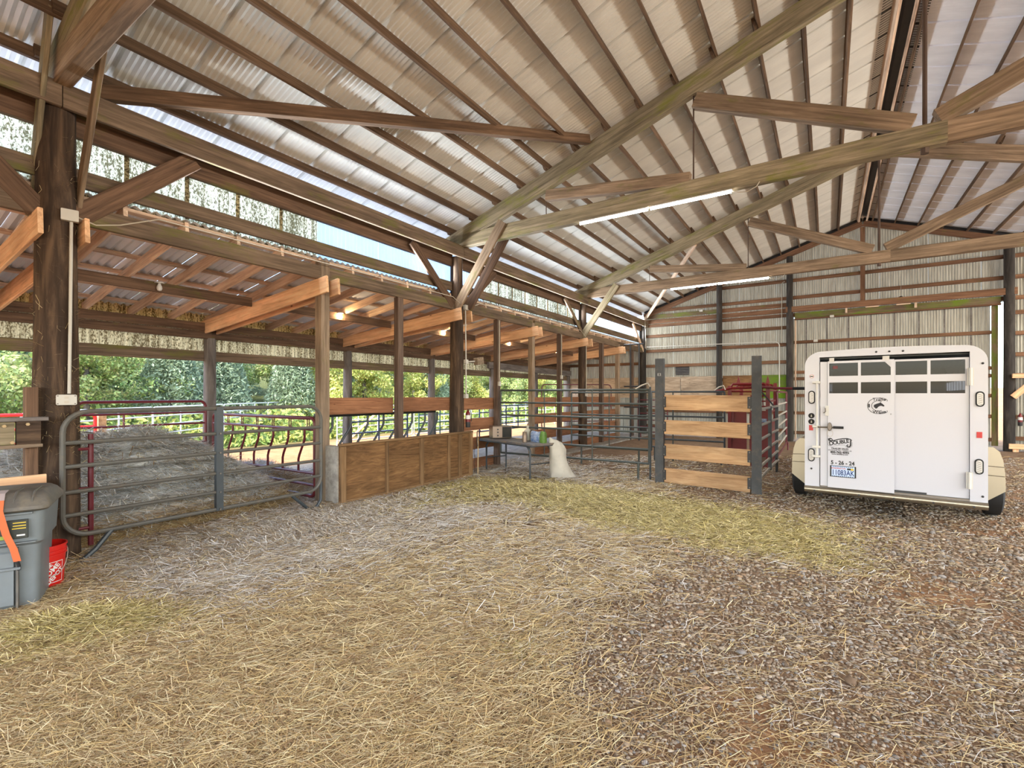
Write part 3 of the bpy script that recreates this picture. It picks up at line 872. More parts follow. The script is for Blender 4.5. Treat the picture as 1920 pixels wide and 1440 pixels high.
for y, lab in ((-1.55, None), (4.5, 'grey outer log post at the meeting of the maroon gates'), (7.65, 'outer log post seen through the gap above the manger, nearest the square post'),
               (10.65, 'bluish outer log post seen just left of the middle log post'), (13.75, 'outer log post behind the folding table'), (16.75, 'outer log post behind the tube gates'), (19.65, 'outer corner post at the end of the lean-to')):
    if lab is None: continue
    log_post(-9.85, y, 0.115, 0.10, 2.72, MT['loggrey'], lab, n=12, grp='outer lean-to posts')
def sq_post(y, s, h, mat, label, x=-6.38, z0=0, sy=None):
    M, L = frame((x, y, z0), (x, y, z0 + h), UPX)
    sy = sy or s
    o = MB().box((-L / 2, -sy / 2, -s / 2), (L / 2, sy / 2, s / 2), 0.006).build('square_post', mat, None, M)
    return tag(o, label, 'post', 'square lean-to posts')
sq_post(4.5, 0.15, 3.66, MT['sqpost'], 'pale square post at the right end of the grey tube gate')
sq_post(6.05, 0.11, 3.38, MT['sqdark'], 'brown square post standing behind the middle of the plywood manger', sy=0.13)
sq_post(9.1, 0.12, 3.38, MT['sqdark'], 'dark square post at the left end of the folding table')
sq_post(10.65, 0.13, 3.5, MT['sqpost'], 'olive square post behind the folding table')
sq_post(12.2, 0.12, 3.38, MT['sqdark'], 'dark square post with white conduit behind the tube gate')
sq_post(15.25, 0.13, 3.38, MT['sqdark'], 'reddish square post just right of the third log post')
sq_post(16.75, 0.14, 3.5, MT['sqpost'], 'olive square post near the far corner of the lean-to')
sq_post(18.3, 0.12, 3.38, MT['sqdark'], 'reddish square post closest to the end wall')

# ================================================================== RAIL PLANKS between the posts
rf = empty('plank_fence', (-6.46, 7.65, 0), 'brown stained plank fence running behind the posts from the manger to the corner', 'fence')
for a, b in ((4.6, 5.98), (6.1, 7.55)):
    beam('plank', (-6.47, a, 1.47), (-6.47, b, 1.465), 0.04, 0.265, MT['plank'], rf)
for a, b, lo in ((7.74, 9.06, 4), (9.14, 10.6, 0), (10.70, 12.15, 4), (12.25, 13.7, 4), (13.8, 15.2, 4), (15.3, 16.7, 4)):
    for z in (1.45, 1.005, 0.585, 0.125)[:lo]:
        beam('plank', (-6.47, a, z), (-6.47, b, z), 0.04, 0.262, MT['plank'], rf)

# ================================================================== TUBE GATES
def rails(parent, p0, p1, zs, r, mat, inset=0.0, dz=0.0):
    p0, p1 = Vector((*p0, 0)), Vector((*p1, 0)); d = (p1 - p0).normalized()
    a, b = p0 + d * inset, p1 - d * inset
    for z in zs:
        MB().tube([a + Vector((0, 0, z)), b + Vector((0, 0, z + dz))], r, 8).build('rail', mat, parent, smooth=True)
def bow(p0, p1, z0, z1, rad, r, mat, parent, name='frame', corners=(1, 1, 1, 1), n=8):
    """rounded rectangular tube loop in the vertical plane p0-p1; corners: bl, br, tr, tl"""
    P0, P1 = Vector((*p0, 0)), Vector((*p1, 0)); u = (P1 - P0).normalized(); L = (P1 - P0).length; w = Vector((0, 0, 1))
    q = lambda s, z: P0 + u * s + w * z
    pts = []
    for (s, z, a0, c) in ((0, z0, PI, corners[0]), (L, z0, 1.5 * PI, corners[1]), (L, z1, 0, corners[2]), (0, z1, 0.5 * PI, corners[3])):
        rr = rad if c else 0.012
        cs_ = rr if s == 0 else L - rr; cz = z0 + rr if z == z0 else z1 - rr
        pts += arc(q(cs_, cz), rr, a0, a0 + PI / 2, u, w, 6 if c else 1)
    return MB().tube(pts, r, n, closed=True).build(name, mat, parent, smooth=True)

g1 = empty('tube_gate', (-6.12, 2.9, 0.05), 'long grey tube gate with six rails in front of the hay pile', 'gate', 'tube gates and panels')
A, B = (-6.10, 1.48), (-6.10, 4.28)
bow(A, B, 0.28, 1.485, 0.20, 0.024, MT['gate'], g1)
rails(g1, A, B, (1.185, 0.955, 0.708, 0.485), 0.021, MT['gate'])
MB().box((-6.128, 2.85, 0.262), (-6.072, 2.93, 1.50), 0.004).build('upright', MT['slate'], g1)
for z in (0.28, 0.485, 0.708, 0.955, 1.185):
    MB().tube([(-6.07, 2.89, z), (-6.058, 2.89, z)], 0.011, 6).build('bolt', MT['steel'], g1)
MB().tube([(-6.10, 1.86, 0.28), (-6.07, 1.72, 0.12), (-6.05, 1.62, 0.045), (-6.04, 1.50, 0.03), (-6.04, 1.35, 0.03)], 0.024, 8).build('foot', MT['slate'], g1, smooth=True)
MB().tube([(-6.10, 3.82, 0.28), (-6.10, 4.06, 0.06), (-6.10, 4.14, 0.03), (-6.10, 4.22, 0.06), (-6.10, 4.275, 0.14), (-6.10, 4.28, 0.4)], 0.022, 8).build('foot', MT['slate'], g1, smooth=True)

g2 = empty('tube_gate', (-9.65, 3.4, 0.3), 'maroon tube gate at the outer side behind the hay pile', 'gate', 'tube gates and panels')
A, B = (-9.66, 2.50), (-9.66, 4.34)
bow(A, B, 0.36, 1.53, 0.10, 0.024, MT['maroon'], g2)
rails(g2, A, B, (1.33, 1.13, 0.93, 0.78, 0.58), 0.018, MT['maroon'])
MB().tube([(-9.66, 3.1, 0.36), (-9.66, 3.1, 1.33)], 0.016, 6).build('upright', MT['maroon'], g2)
g2b = empty('tube_gate', (-6.22, 1.62, 0.2), 'maroon gate end standing beside the cobwebbed log post', 'gate', 'tube gates and panels')
MB().tube([(-6.28, 1.74, 0.12), (-6.28, 1.74, 1.25)], 0.024, 8).build('upright', MT['maroon'], g2b, smooth=True)
rails(g2b, (-6.28, 1.74), (-6.28, 1.58), (0.3, 0.7, 1.1), 0.016, MT['maroon'])

def sbar(p, z1, z0, off, d, r, mat, parent):
    p = Vector((*p, 0)); d = Vector((*d, 0)).normalized()
    zm = (z1 + z0) / 2; h = (z1 - z0)
    pts = [p + Vector((0, 0, z1)), p + Vector((0, 0, z1 - 0.22 * h)), p - d * off * 0.15 + Vector((0, 0, z1 - 0.32 * h)), p - d * off * 0.85 + Vector((0, 0, z1 - 0.62 * h)), p - d * off + Vector((0, 0, z1 - 0.72 * h)), p - d * off + Vector((0, 0, z0))]
    MB().tube(pts, r, 8).build('slant_bar', mat, parent, smooth=True)
g3 = empty('slant_bar_feeder', (-8.1, 4.45, 0.1), 'maroon feed panel of bent slant bars across the lean-to behind the hay', 'feed panel', 'slant bar feed panels')
A, B = (-9.62, 4.46), (-6.50, 4.46)
bow(A, B, 0.10, 1.29, 0.10, 0.028, MT['maroon'], g3)
rails(g3, A, B, (1.12, 0.45, 0.27), 0.022, MT['maroon'])
for k in range(7):
    sbar((-9.35 + 0.43 * k, 4.46), 1.12, 0.45, 0.16, (1, 0), 0.018, MT['maroon'], g3)
for k in range(6):
    x = -9.1 + 0.48 * k
    for e in (0, 0.05):
        MB().tube([(x + e, 4.46, 1.12), (x + e, 4.46, 1.29)], 0.009, 6).build('spacer', MT['maroon'], g3)
g4 = empty('slant_bar_feeder', (-6.75, 6.0, 0.5), 'slate grey feed panel of bent slant bars above the plywood manger', 'feed panel', 'slant bar feed panels')
A, B = (-6.75, 4.62), (-6.75, 7.40)
rails(g4, A, B, (1.31, 0.55), 0.027, MT['slate'])
for k in range(8):
    sbar((-6.75, 4.95 + 0.36 * k), 1.30, 0.55, 0.26, (0, 1), 0.02, MT['slate'], g4)
for y in (4.62, 7.40):
    MB().tube([(-6.75, y, 0.02), (-6.75, y, 1.31)], 0.024, 8).build('upright', MT['slate'], g4, smooth=True)
g5 = empty('slant_bar_feeder', (-9.6, 0.6, 0.4), 'maroon and purple feed panel left of the cobwebbed log post', 'feed panel', 'slant bar feed panels')
A, B = (-9.60, -0.3), (-9.60, 1.98)
rails(g5, A, B, (1.28, 0.74), 0.03, MT['maroon'])
for k in range(10):
    sbar((-9.60, -0.2 + 0.22 * k), 1.27, 0.30, 0.1, (0, 1), 0.03, MT['blue'] if k % 2 else MT['maroon'], g5)

# corral panels outside
def corral(name, label, p0, p1, z0, z1, nr, mat, r=0.02, posts=3, group='tube gates and panels'):
    c = ((p0[0] + p1[0]) / 2, (p0[1] + p1[1]) / 2, z0)
    e = empty(name, c, label, 'fence', group)
    bow(p0, p1, z0, z1, 0.10, r, mat, e, 'frame', n=6)
    rails(e, p0, p1, [z0 + (z1 - z0) * k / (nr - 1) for k in range(1, nr - 1)], r * 0.85, mat)
    for k in range(1, posts + 1):
        t = k / (posts + 1)
        x, y = p0[0] + (p1[0] - p0[0]) * t, p0[1] + (p1[1] - p0[1]) * t
        MB().tube([(x, y, z0), (x, y, z1)], r * 0.9, 6).build('upright', mat, e)
    for p in (p0, p1):
        MB().tube([(p[0], p[1], -0.08), (p[0], p[1], z0 + 0.02)], r, 6).build('foot', mat, e)
    return e
fp = [(-12.2, 2.4), (-14.6, 5.3), (-17.0, 8.2), (-19.4, 11.1), (-21.8, 14.0), (-24.2, 16.9)]
for k in range(5):
    corral('corral_panel', ('pale galvanised corral panel outside, %s along the paddock fence' % ['nearest', 'second', 'third', 'fourth', 'farthest'][k]), fp[k], fp[k + 1], 0.15, 1.32, 6, MT['galv'], 0.022, 2, 'galvanised corral panels')
for k, (a, b) in enumerate((((-13.4, 10.0), (-13.4, 13.4)), ((-13.4, 13.5), (-13.4, 17.0)), ((-13.4, 17.1), (-13.4, 20.6)), ((-13.4, 20.7), (-13.4, 25.0)))):
    corral('corral_panel', 'galvanised cross panel of the outdoor pens, %s' % ['seen under the middle plank', 'seen beside the middle log post', 'behind the folding table', 'beyond the lean-to end'][k], a, b, 0.12, 1.25, 6, MT['galv'], 0.022, 3, 'galvanised corral panels')
corral('tube_gate', 'bright red tube gate standing in the sun behind the cobwebbed log post', (-11.6, 0.7), (-11.6, 3.28), 0.30, 1.30, 5, MT['brightred'], 0.03, 1)
tp = tag(MB().box((-11.75, 3.34, -0.1), (-11.63, 3.46, 1.28), 0.008).build('fence_post', MT['newplank']), 'pale wooden fence post beside the red sunlit gate', 'post')
corral('tube_gate', 'dark blue tube gate outside, seen over the manger', (-10.6, 8.2), (-10.6, 10.4), 0.30, 1.22, 4, MT['blue'], 0.026, 1)
corral('tube_gate', 'dark teal tube gate outside, beside the middle log post', (-10.9, 11.2), (-10.9, 13.2), 0.20, 1.26, 5, MT['teal'], 0.024, 3)
corral('tube_gate', 'dark blue tube gate outside, behind the folding table', (-10.6, 14.0), (-10.6, 17.5), 0.30, 1.22, 5, MT['blue'], 0.026, 3)
bx = thing_beam('leaning_board', 'pale board leaning on the outdoor panels above the manger', 'board', (-13.0, 10.2, 0.2), (-13.0, 11.6, 1.25), 0.12, 0.03, MT['newplank'])

# gates by the table
gA = empty('tube_gate', (-4.5, 9.1, 0.3), 'grey-green tube gate with six rails behind the folding table', 'gate', 'tube gates and panels')
A, B = (-6.22, 9.02), (-2.84, 9.12)
bow(A, B, 0.33, 1.745, 0.03, 0.022, MT['gategreen'], gA, corners=(0, 0, 0, 0))
rails(gA, A, B, (1.47, 1.19, 0.93, 0.60), 0.021, MT['gategreen'])
for t in (0.33, 0.66):
    x = A[0] + (B[0] - A[0]) * t
    MB().tube([(x, 9.06, 0.33), (x, 9.06, 1.745)], 0.013, 6).build('upright', MT['gategreen'], gA)
MB().tube([(-3.05, 9.11, 0.0), (-3.05, 9.11, 0.33)], 0.022, 6).build('foot', MT['gategreen'], gA)
MB().tube([(-2.82, 9.12, 0.0), (-2.82, 9.12, 1.80)], 0.02, 8).build('hinge_pole', MT['slate'], gA, smooth=True)
MB().tube([(-3.1, 9.1, 1.76), (-2.98, 9.1, 1.83), (-2.86, 9.1, 1.87), (-2.82, 9.1, 1.80)], 0.014, 6).build('latch_bail', MT['pale'], gA)
gB = empty('tube_gate', (-4.2, 10.5, 0.3), 'second grey-green tube gate standing just behind the first', 'gate', 'tube gates and panels')
A, B = (-5.16, 10.5), (-3.22, 10.5)
bow(A, B, 0.42, 1.70, 0.03, 0.02, MT['gategreen'], gB, corners=(0, 0, 0, 0))
rails(gB, A, B, (1.18, 0.92, 0.68), 0.018, MT['gategreen'])
MB().tube([(-4.2, 10.5, 0.42), (-4.2, 10.5, 1.70)], 0.012, 6).build('upright', MT['gategreen'], gB)
for x in (-4.9, -3.5):
    MB().tube([(x, 10.5, 0.0), (x, 10.5, 0.42)], 0.02, 6).build('foot', MT['gategreen'], gB)
gC = empty('tube_gate', (-2.8, 12.0, 0.3), 'slate panel behind the plank gate, beside the red chute', 'gate', 'tube gates and panels')
A, B = (-3.7, 12.0), (-1.98, 12.0)
bow(A, B, 0.35, 1.72, 0.05, 0.022, MT['slate'], gC, corners=(0, 0, 0, 0))
rails(gC, A, B, (1.12, 0.55), 0.022, MT['slate'])
for x in (-3.15,):
    MB().tube([(x, 12.0, 0.02), (x, 12.0, 1.72)], 0.016, 6).build('upright', MT['gategreen'], gC)
MB().tube([(-2.2, 12, 1.75), (-2.1, 12, 1.83), (-2.0, 12, 1.86), (-1.96, 12, 1.76)], 0.014, 6).build('latch_bail', MT['pale'], gC)
for x in (-3.6, -2.05):
    MB().tube([(x, 12.0, 0.0), (x, 12.0, 0.36)], 0.02, 6).build('foot', MT['slate'], gC)
gW = empty('tube_gate', (-6.1, 16.9, 0.1), 'small maroon tube gate near the far corner of the lean-to', 'gate', 'tube gates and panels')
bow((-6.0, 17.9), (-4.9, 17.9), 0.25, 1.45, 0.05, 0.02, MT['maroon'], gW)
rails(gW, (-6.0, 17.9), (-4.9, 17.9), (1.2, 0.95, 0.7, 0.45), 0.018, MT['maroon'])
for x in (-5.9, -5.0): MB().tube([(x, 17.9, 0), (x, 17.9, 0.26)], 0.02, 6).build('foot', MT['maroon'], gW)
gX = empty('tube_gate', (-8.0, 17.2, 0.1), 'tall maroon bow gate inside the far end of the lean-to', 'gate', 'tube gates and panels')
bow((-9.3, 16.3), (-7.2, 18.2), 0.3, 2.05, 0.15, 0.022, MT['maroon'], gX)
rails(gX, (-9.3, 16.3), (-7.2, 18.2), (1.2, 0.9, 0.6), 0.018, MT['maroon'])
for x, y in ((-9.2, 16.4), (-7.3, 18.1)): MB().tube([(x, y, 0), (x, y, 0.33)], 0.02, 6).build('foot', MT['maroon'], gX)
gP = empty('pipe_frame', (-5.8, 17.0, 0), 'tall black pipe frame standing in front of the corner post', 'frame')
for x in (-5.98, -5.66): MB().tube([(x, 17.0, 0), (x, 17.0, 3.5)], 0.03, 8).build('upright', MT['black'], gP, smooth=True)
for z in (3.48, 1.95, 1.2): MB().tube([(-6.22, 17.0, z), (-5.50, 17.0, z)], 0.026, 8).build('crossbar', MT['black'], gP, smooth=True)

# side gate right of the plank gate
gS = empty('tube_gate', (-0.90, 10.4, 0.2), 'pale tube gate with dark uprights running back from the right plank gate post', 'gate', 'tube gates and panels')
rails(gS, (-0.93, 8.92), (-0.88, 11.80), (1.405, 1.134, 0.894, 0.659, 0.441, 0.25), 0.024, MT['pale'])
for y in (10.3, 11.75):
    MB().box((-0.93, y - 0.035, 0.22), (-0.87, y + 0.035, 1.43), 0.004).build('upright', MT['slate'], gS)
for y in (11.6, 11.75):
    MB().tube([(-0.89, y, 0), (-0.89, y, 0.3)], 0.022, 6).build('foot', MT['black'], gS)
gM = empty('tube_gate', (-0.92, 14.2, 0.2), 'maroon tube panel running back toward the door, beyond the pale gate', 'gate', 'tube gates and panels')
bow((-0.95, 12.5), (-1.0, 16.4), 0.22, 1.72, 0.03, 0.026, MT['maroon'], gM, corners=(0, 0, 0, 0))
rails(gM, (-0.95, 12.5), (-1.0, 16.4), (1.42, 1.16, 0.92, 0.68, 0.44), 0.022, MT['pale'])
for y in (12.5, 16.4): MB().tube([(-0.96, y, 0), (-0.96, y, 0.24)], 0.024, 6).build('foot', MT['maroon'], gM)

# plank gate with the two dark posts
def stout(x, y, h, lab):
    M = Matrix.Translation((x, y, 0)) @ Matrix.Rotation(0.10, 4, 'Z')
    o = MB().box((-0.075, -0.075, 0), (0.075, 0.075, h), 0.012).build('steel_post', MT['darkpost'], None, M)
    return tag(o, lab, 'post', 'dark posts of the plank gate')
stout(-2.60, 9.0, 2.32, 'tall dark post at the left side of the pale plank gate')
stout(-0.97, 8.88, 2.29, 'tall dark post at the right side of the pale plank gate')
pg = empty('plank_gate', (-1.78, 8.93, 0), 'gate of four wide pale planks bolted between two dark posts', 'gate')
for (zb, zt), dz in zip(((1.37, 1.645), (0.925, 1.185), (0.475, 0.745), (0.035, 0.30)), (0.0, 0, 0, 0)):
    pl = beam('plank', (-2.50, 8.955, (zb + zt) / 2), (-1.06, 8.845, (zb + zt) / 2 - 0.01), 0.045, zt - zb, MT['newplank'], pg)
    for x, y, w in ((-2.50, 8.93, 1), (-1.07, 8.82, -1)):
        MB().box((x - 0.03, y - 0.012, zb + 0.05), (x + 0.03, y + 0.0, zt - 0.03), 0.003).build('bracket', MT['black'], pg)
        for z in (zb + 0.075, zt - 0.055):
            MB().tube([(x, y - 0.02, z), (x, y - 0.006, z)], 0.010, 6).build('bolt', MT['steel'], pg)
ch = text('E3', 0.07, MT['chalk'], pg, Matrix.Translation((-2.59, 8.918, 2.02)) @ Matrix.Rotation(0.10, 4, 'Z') @ Matrix.Rotation(PI / 2, 4, 'X'), name='chalk_mark')

# red squeeze chute
sc = empty('squeeze_chute', (-1.52, 12.8, 0), 'red steel squeeze chute behind the plank gate', 'chute')
for x in (-1.92, -1.12):
    for y in (12.35, 14.2):
        MB().box((x - 0.04, y - 0.04, 0), (x + 0.04, y + 0.04, 1.86 if y < 13 else 1.95), 0.005).build('corner_post', MT['red'], sc)
for x0, x1 in ((-1.90, -1.56), (-1.50, -1.14)):
    MB().box((x0, 12.34, 0.22), (x1, 12.37, 1.28), 0.004).build('front_panel', MT['red'], sc)
    MB().box((x0 + 0.03, 12.31, 0.6), (x0 + 0.07, 12.345, 1.24)).build('rib', MT['maroon'], sc)
for x in (-1.94, -1.10):
    MB().box((x - 0.012, 12.4, 0.15), (x + 0.012, 14.15, 1.05), 0.004).build('side_panel', MT['red'], sc)
    for z in (1.25, 1.5, 1.75): MB().tube([(x, 12.4, z), (x, 14.15, z)], 0.022, 6).build('side_rail', MT['red'], sc)
for y in (12.35, 13.2, 14.2):
    MB().tube([(-1.92, y, 1.80), (-1.85, y, 1.90), (-1.2, y, 1.90), (-1.12, y, 1.80)], 0.028, 8).build('top_arch', MT['red'], sc, smooth=True)
for z in (1.38, 1.50, 1.62, 1.72):
    MB().tube([(-1.90, 12.34, z), (-1.14, 12.34, z)], 0.018, 6).build('front_bar', MT['red'], sc)
for k in range(5):
    x = -1.40 + 0.06 * k
    MB().tube([(x, 12.36, 1.30), (x + 0.05 * math.sin(k * 2), 12.4, 1.80)], 0.012, 6).build('linkage', MT['maroon'], sc)
MB().tube([(-2.25, 12.2, 1.72), (-1.9, 12.3, 1.80), (-1.12, 12.4, 1.82)], 0.028, 8).build('squeeze_arm', MT['red'], sc)
MB().tube([(-1.45, 12.25, 1.84), (-0.85, 12.15, 1.79), (-0.62, 12.1, 1.785)], [0.03, 0.03, 0.028], 8).build('lever', MT['maroon'], sc)
MB().tube([(-0.62, 12.1, 1.785), (-0.34, 12.1, 1.785)], 0.032, 8).build('grip', MT['rubber'], sc)
MB().tube([(-1.30, 12.2, 1.80), (-0.92, 12.1, 1.32)], 0.016, 6).build('release_rod', MT['black'], sc)
MB().box((-1.32, 12.30, 1.02), (-1.14, 12.335, 1.10)).build('sticker', MT['bagblue'], sc)
for x in (-1.85, -1.2):
    MB().prism([(-0.05, 0), (0.05, 0), (0, 0.2)], -0.015, 0.015, Matrix.Translation((x, 13.2, 1.92)) @ Matrix.Rotation(PI / 2, 4, 'X')).build('lug', MT['red'], sc)
MB().box((-1.95, 12.2, 0.0), (-1.09, 14.3, 0.06), 0.006).build('base', MT['maroon'], sc)

# ================================================================== PLYWOOD MANGER
mg = empty('feed_manger', (-6.0, 6.0, 0), 'long plywood feed manger with vertical battens and a concrete end', 'manger')
YA, YE = 4.52, 7.66
cuts = [4.52, 5.42, 6.22, 6.95, 7.28, 7.66]
for a, b in zip(cuts[:-1], cuts[1:]):
    M, L = frame((-6.015, a, 0.45), (-6.015, b, 0.45))
    MB().box((-L / 2 + 0.003, -0.009, -0.45), (L / 2 - 0.003, 0.009, 0.445)).build('plywood_panel', MT['ply'], mg, M)
for y, w in ((4.57, 0.09), (5.42, 0.05), (6.22, 0.085), (6.95, 0.06), (7.28, 0.085), (7.62, 0.09)):
    MB().box((-0.45, -w / 2, -0.02), (0.43, w / 2, 0.02), 0.003).build('batten', MT['ply_batten'], mg, Matrix.Translation((-5.985, y, 0.45)) @ Matrix.Rotation(-PI / 2, 4, 'Y'))
beam('cap', (-6.0, YA, 0.905), (-6.0, YE, 0.905), 0.09, 0.035, MT['ply_batten'], mg)
beam('kick_board', (-5.985, YA, 0.04), (-5.985, YE, 0.04), 0.03, 0.08, MT['ply_batten'], mg)
MB().box((-6.36, 4.50, 0), (-6.03, 4.60, 0.885), 0.01).build('concrete_end', MT['conc'], mg)
MB().box((-6.75, 4.62, 0.0), (-6.66, 7.6, 0.60), 0.01).build('back_wall', MT['conc'], mg)
MB().box((-6.66, 4.62, 0.0), (-6.03, 7.6, 0.15), 0.01).build('trough_floor', MT['conc'], mg)

# ================================================================== HORSE TRAILER
TA = Vector((-0.2576, 7.903, 0)); TB = Vector((1.578, 7.761, 0))
tu = (TB - TA).normalized(); tn = Vector((-tu.y, tu.x, 0))
TM = Matrix((tu, tn, Vector((0, 0, 1)))).transposed().to_4x4(); TM.translation = TA
tr = empty('stock_trailer', M=TM @ Matrix.Translation((0.92, 0, 0)), label='white livestock trailer with double rear doors parked on the gravel', cat='trailer')
Wd = 1.845; Lt = 4.3
def tbox(name, a, b, mat, c=0.0, parent=tr):
    return MB().box(a, b, c).build(name, mat, parent, TM)
def rrect(x0, z0, x1, z1, r, n=8, crown=0.0):
    pts = [(x0, z0), (x1, z0)]
    for k in range(n + 1):
        a = PI / 2 * k / n; pts.append((x1 - r + r * math.cos(a), z1 - r + r * math.sin(a)))
    if crown:
        for k in range(1, 6):
            t = k / 6; pts.append((x1 - r + (x0 + r - (x1 - r)) * t, z1 + crown * math.sin(PI * t)))
    for k in range(n + 1):
        a = PI / 2 + PI / 2 * k / n; pts.append((x0 + r + r * math.cos(a), z1 - r + r * math.sin(a)))
    return pts
ZX = Matrix(((1, 0, 0, 0), (0, 0, 1, 0), (0, 1, 0, 0), (0, 0, 0, 1)))  # (x,z)-> x, y depth, z
# rear portal: outline minus opening
outer = rrect(0, 0.372, Wd, 2.245, 0.20, 8, 0.02)
ox0, ox1, oz0, oz1 = 0.175, 1.69, 0.38, 2.165
def portal(y0, y1, name, mat):
    m = MB(); n = len(outer)
    inner = []
    for (x, z) in outer:
        inner.append((min(max(x, ox0), ox1), min(max(z, oz0), oz1)))
    for y in (y0, y1):
        m.v += [(x, y, z) for x, z in outer] + [(x, y, z) for x, z in inner]
    for i in range(n):
        j = (i + 1) % n
        m.f.append((i, j, n + j, n + i)); m.f.append((2 * n + j, 2 * n + i, 3 * n + i, 3 * n + j))
        m.f.append((j, i, 2 * n + i, 2 * n + j)); m.f.append((n + i, n + j, 3 * n + j, 3 * n + i))
    return m.build(name, mat, tr, TM)
portal(0.0, 0.06, 'rear_frame', MT['white'])
# shell
m = MB(); prof = rrect(0.02, 0.45, Wd - 0.02, 2.235, 0.19, 6, 0.02); n = len(prof)
for y in (0.06, Lt): m.v += [(x, y, z) for x, z in prof]
for i in range(1, n):
    j = (i + 1) % n
    (xa, za), (xb, zb) = prof[i], prof[j]
    if abs(xa - xb) < 1e-6 and abs(za - zb) > 0.5: continue      # the side walls are built with slots
    m.f.append((i, j, n + j, n + i))
m.build('roof_skin', MT['white'], tr, TM)
for x in (0.02, Wd - 0.02):
    for (za, zb) in ((0.45, 1.45), (1.60, 1.72), (1.87, 2.05)):
        tbox('side_wall', (x - 0.012, 0.06, za), (x + 0.012, Lt, zb), MT['white'])
    for k in range(12):
        y = 0.10 + 0.37 * k
        tbox('side_post', (x - 0.014, y, 1.40), (x + 0.014, y + 0.06, 2.05), MT['white'])
tbox('front_wall', (0.02, Lt - 0.02, 0.45), (Wd - 0.02, Lt, 2.2), MT['lining'])
tbox('floor_pan', (0.02, 0.03, 0.36), (Wd - 0.02, Lt, 0.45), MT['lining'])
for x in (0.045, Wd - 0.045):
    tbox('lining', (x - 0.006, 0.08, 0.45), (x + 0.006, Lt - 0.03, 1.42), MT['lining'])
tbox('headliner', (0.06, 0.10, 2.14), (Wd - 0.06, Lt - 0.03, 2.16), MT['lining'])
tbox('divider', (0.90, 1.5, 0.6), (0.93, 3.8, 1.75), MT['lining'], 0.01)
# bumper
MB().tube([(0.0, -0.005, 0.338), (Wd, -0.005, 0.338)], 0.044, 10).build('bumper', MT['alu'], tr, TM, smooth=True)
tbox('bumper_step', (0.0, 0.0, 0.30), (Wd, 0.12, 0.37), MT['alu'], 0.008)
for x in (0.12, 0.62, 0.98, 1.36, 1.72):
    MB().tube([(x, -0.055, 0.325), (x, -0.040, 0.325)], 0.012, 8).build('bolt', MT['black'], tr, TM)
def door(x0, x1, z0, z1, y0, y1, wins, nm):
    """door leaf with real window openings; wins = sorted columns [(xa,xb)], rows [(za,zb)]"""
    cols, rows = wins
    d = MB()
    zs = [z0] + [q for r in rows for q in r] + [z1]
    d.box((x0, y0, zs[0]), (x1, y1, rows[0][0]))
    for i, (za, zb) in enumerate(rows):
        xs_ = [x0] + [q for c in cols for q in c] + [x1]
        for k in range(0, len(xs_), 2):
            d.box((xs_[k], y0, za), (xs_[k + 1], y1, zb))
        nz = rows[i + 1][0] if i + 1 < len(rows) else z1
        d.box((x0, y0, zb), (x1, y1, nz))
    return d.build(nm, MT['white'], tr, TM)
rows = [(1.668, 1.815), (1.902, 2.075)]
lc = [(0.289, 0.608), (0.639, 0.949)]
rc = [(0.998, 1.306), (1.337, 1.652)]
dl = door(0.272, 0.985, 0.39, 2.105, -0.028, 0.0, (lc, rows), 'left_door')
dd = door(0.985, 1.686, 0.405, 2.10, 0.028, 0.052, (rc, rows), 'right_door')
tbox('door_edge', (0.185, -0.012, 0.40), (0.268, 0.02, 2.10), MT['white'])
for c_, d_, y_ in ((lc, dl, -0.016), (rc, dd, 0.038)):
    for xa, xb in c_:
        for za, zb in rows:
            MB().box((xa - 0.004, y_, za - 0.004), (xb + 0.004, y_ + 0.004, zb + 0.004)).build('window_pane', MT['glass'], d_, TM)
MB().box((0.33, -0.022, 2.00), (0.385, -0.0165, 2.04)).build('sticker', MT['maroon'], dl, TM)
MB().prism([(0, 0), (0.06, 0), (0.06, -0.07)], 0, 0.006, TM @ Matrix.Translation((0.889, -0.022, 2.075)) @ ZX).build('gusset', MT['white'], dl)
for x0, x1 in ((0.29, 0.345), (0.865, 0.935)):
    tbox('roller_hanger', (x0, -0.03, 2.09), (x1, -0.008, 2.15), MT['offwhite'], 0.006)
tbox('lower_track', (0.985, 0.012, 0.408), (1.30, 0.0275, 0.428), MT['black'])
tbox('door_sill', (0.18, 0.01, 0.372), (1.69, 0.05, 0.40), MT['steel'])
# hinges
for z0, z1, x in ((1.76, 1.97, 1.692), (0.53, 0.73, 1.684)):
    MB().tube([(x, -0.03, z0), (x, -0.03, z1)], 0.018, 10).build('hinge', MT['offwhite'], tr, TM, smooth=True)
    tbox('hinge_leaf', (x - 0.03, -0.022, z0), (x + 0.03, -0.012, z1), MT['offwhite'])
# cam bar latch
MB().tube([(0.147, -0.035, 0.79), (0.147, -0.035, 1.84)], 0.014, 10).build('lock_rod', MT['offwhite'], tr, TM, smooth=True)
for z in (0.80, 0.93, 1.82, 1.21):
    tbox('rod_keeper', (0.095, -0.05, z - 0.016), (0.19, -0.002, z + 0.016), MT['offwhite'], 0.006)
lt = MB().tube([(0.16, -0.055, 1.205), (0.38, -0.055, 1.207)], 0.010, 8).build('latch_bar', MT['steel'], tr, TM, smooth=True)
MB().tube([(0.335, -0.055, 1.207), (0.452, -0.055, 1.207)], 0.017, 10).build('grip', MT['rubber'], lt, TM, smooth=True)
MB().lathe([(0.028, 0), (0.034, 0.006), (0.034, 0.022), (0.028, 0.03)], (0, 0, 0), 14).build('latch_hasp', MT['steel'], lt, TM @ Matrix.Translation((0.297, -0.045, 1.215)) @ Matrix.Rotation(PI / 2, 4, 'X') @ Matrix.Diagonal((0.8, 1.7, 1, 1)), smooth=True)
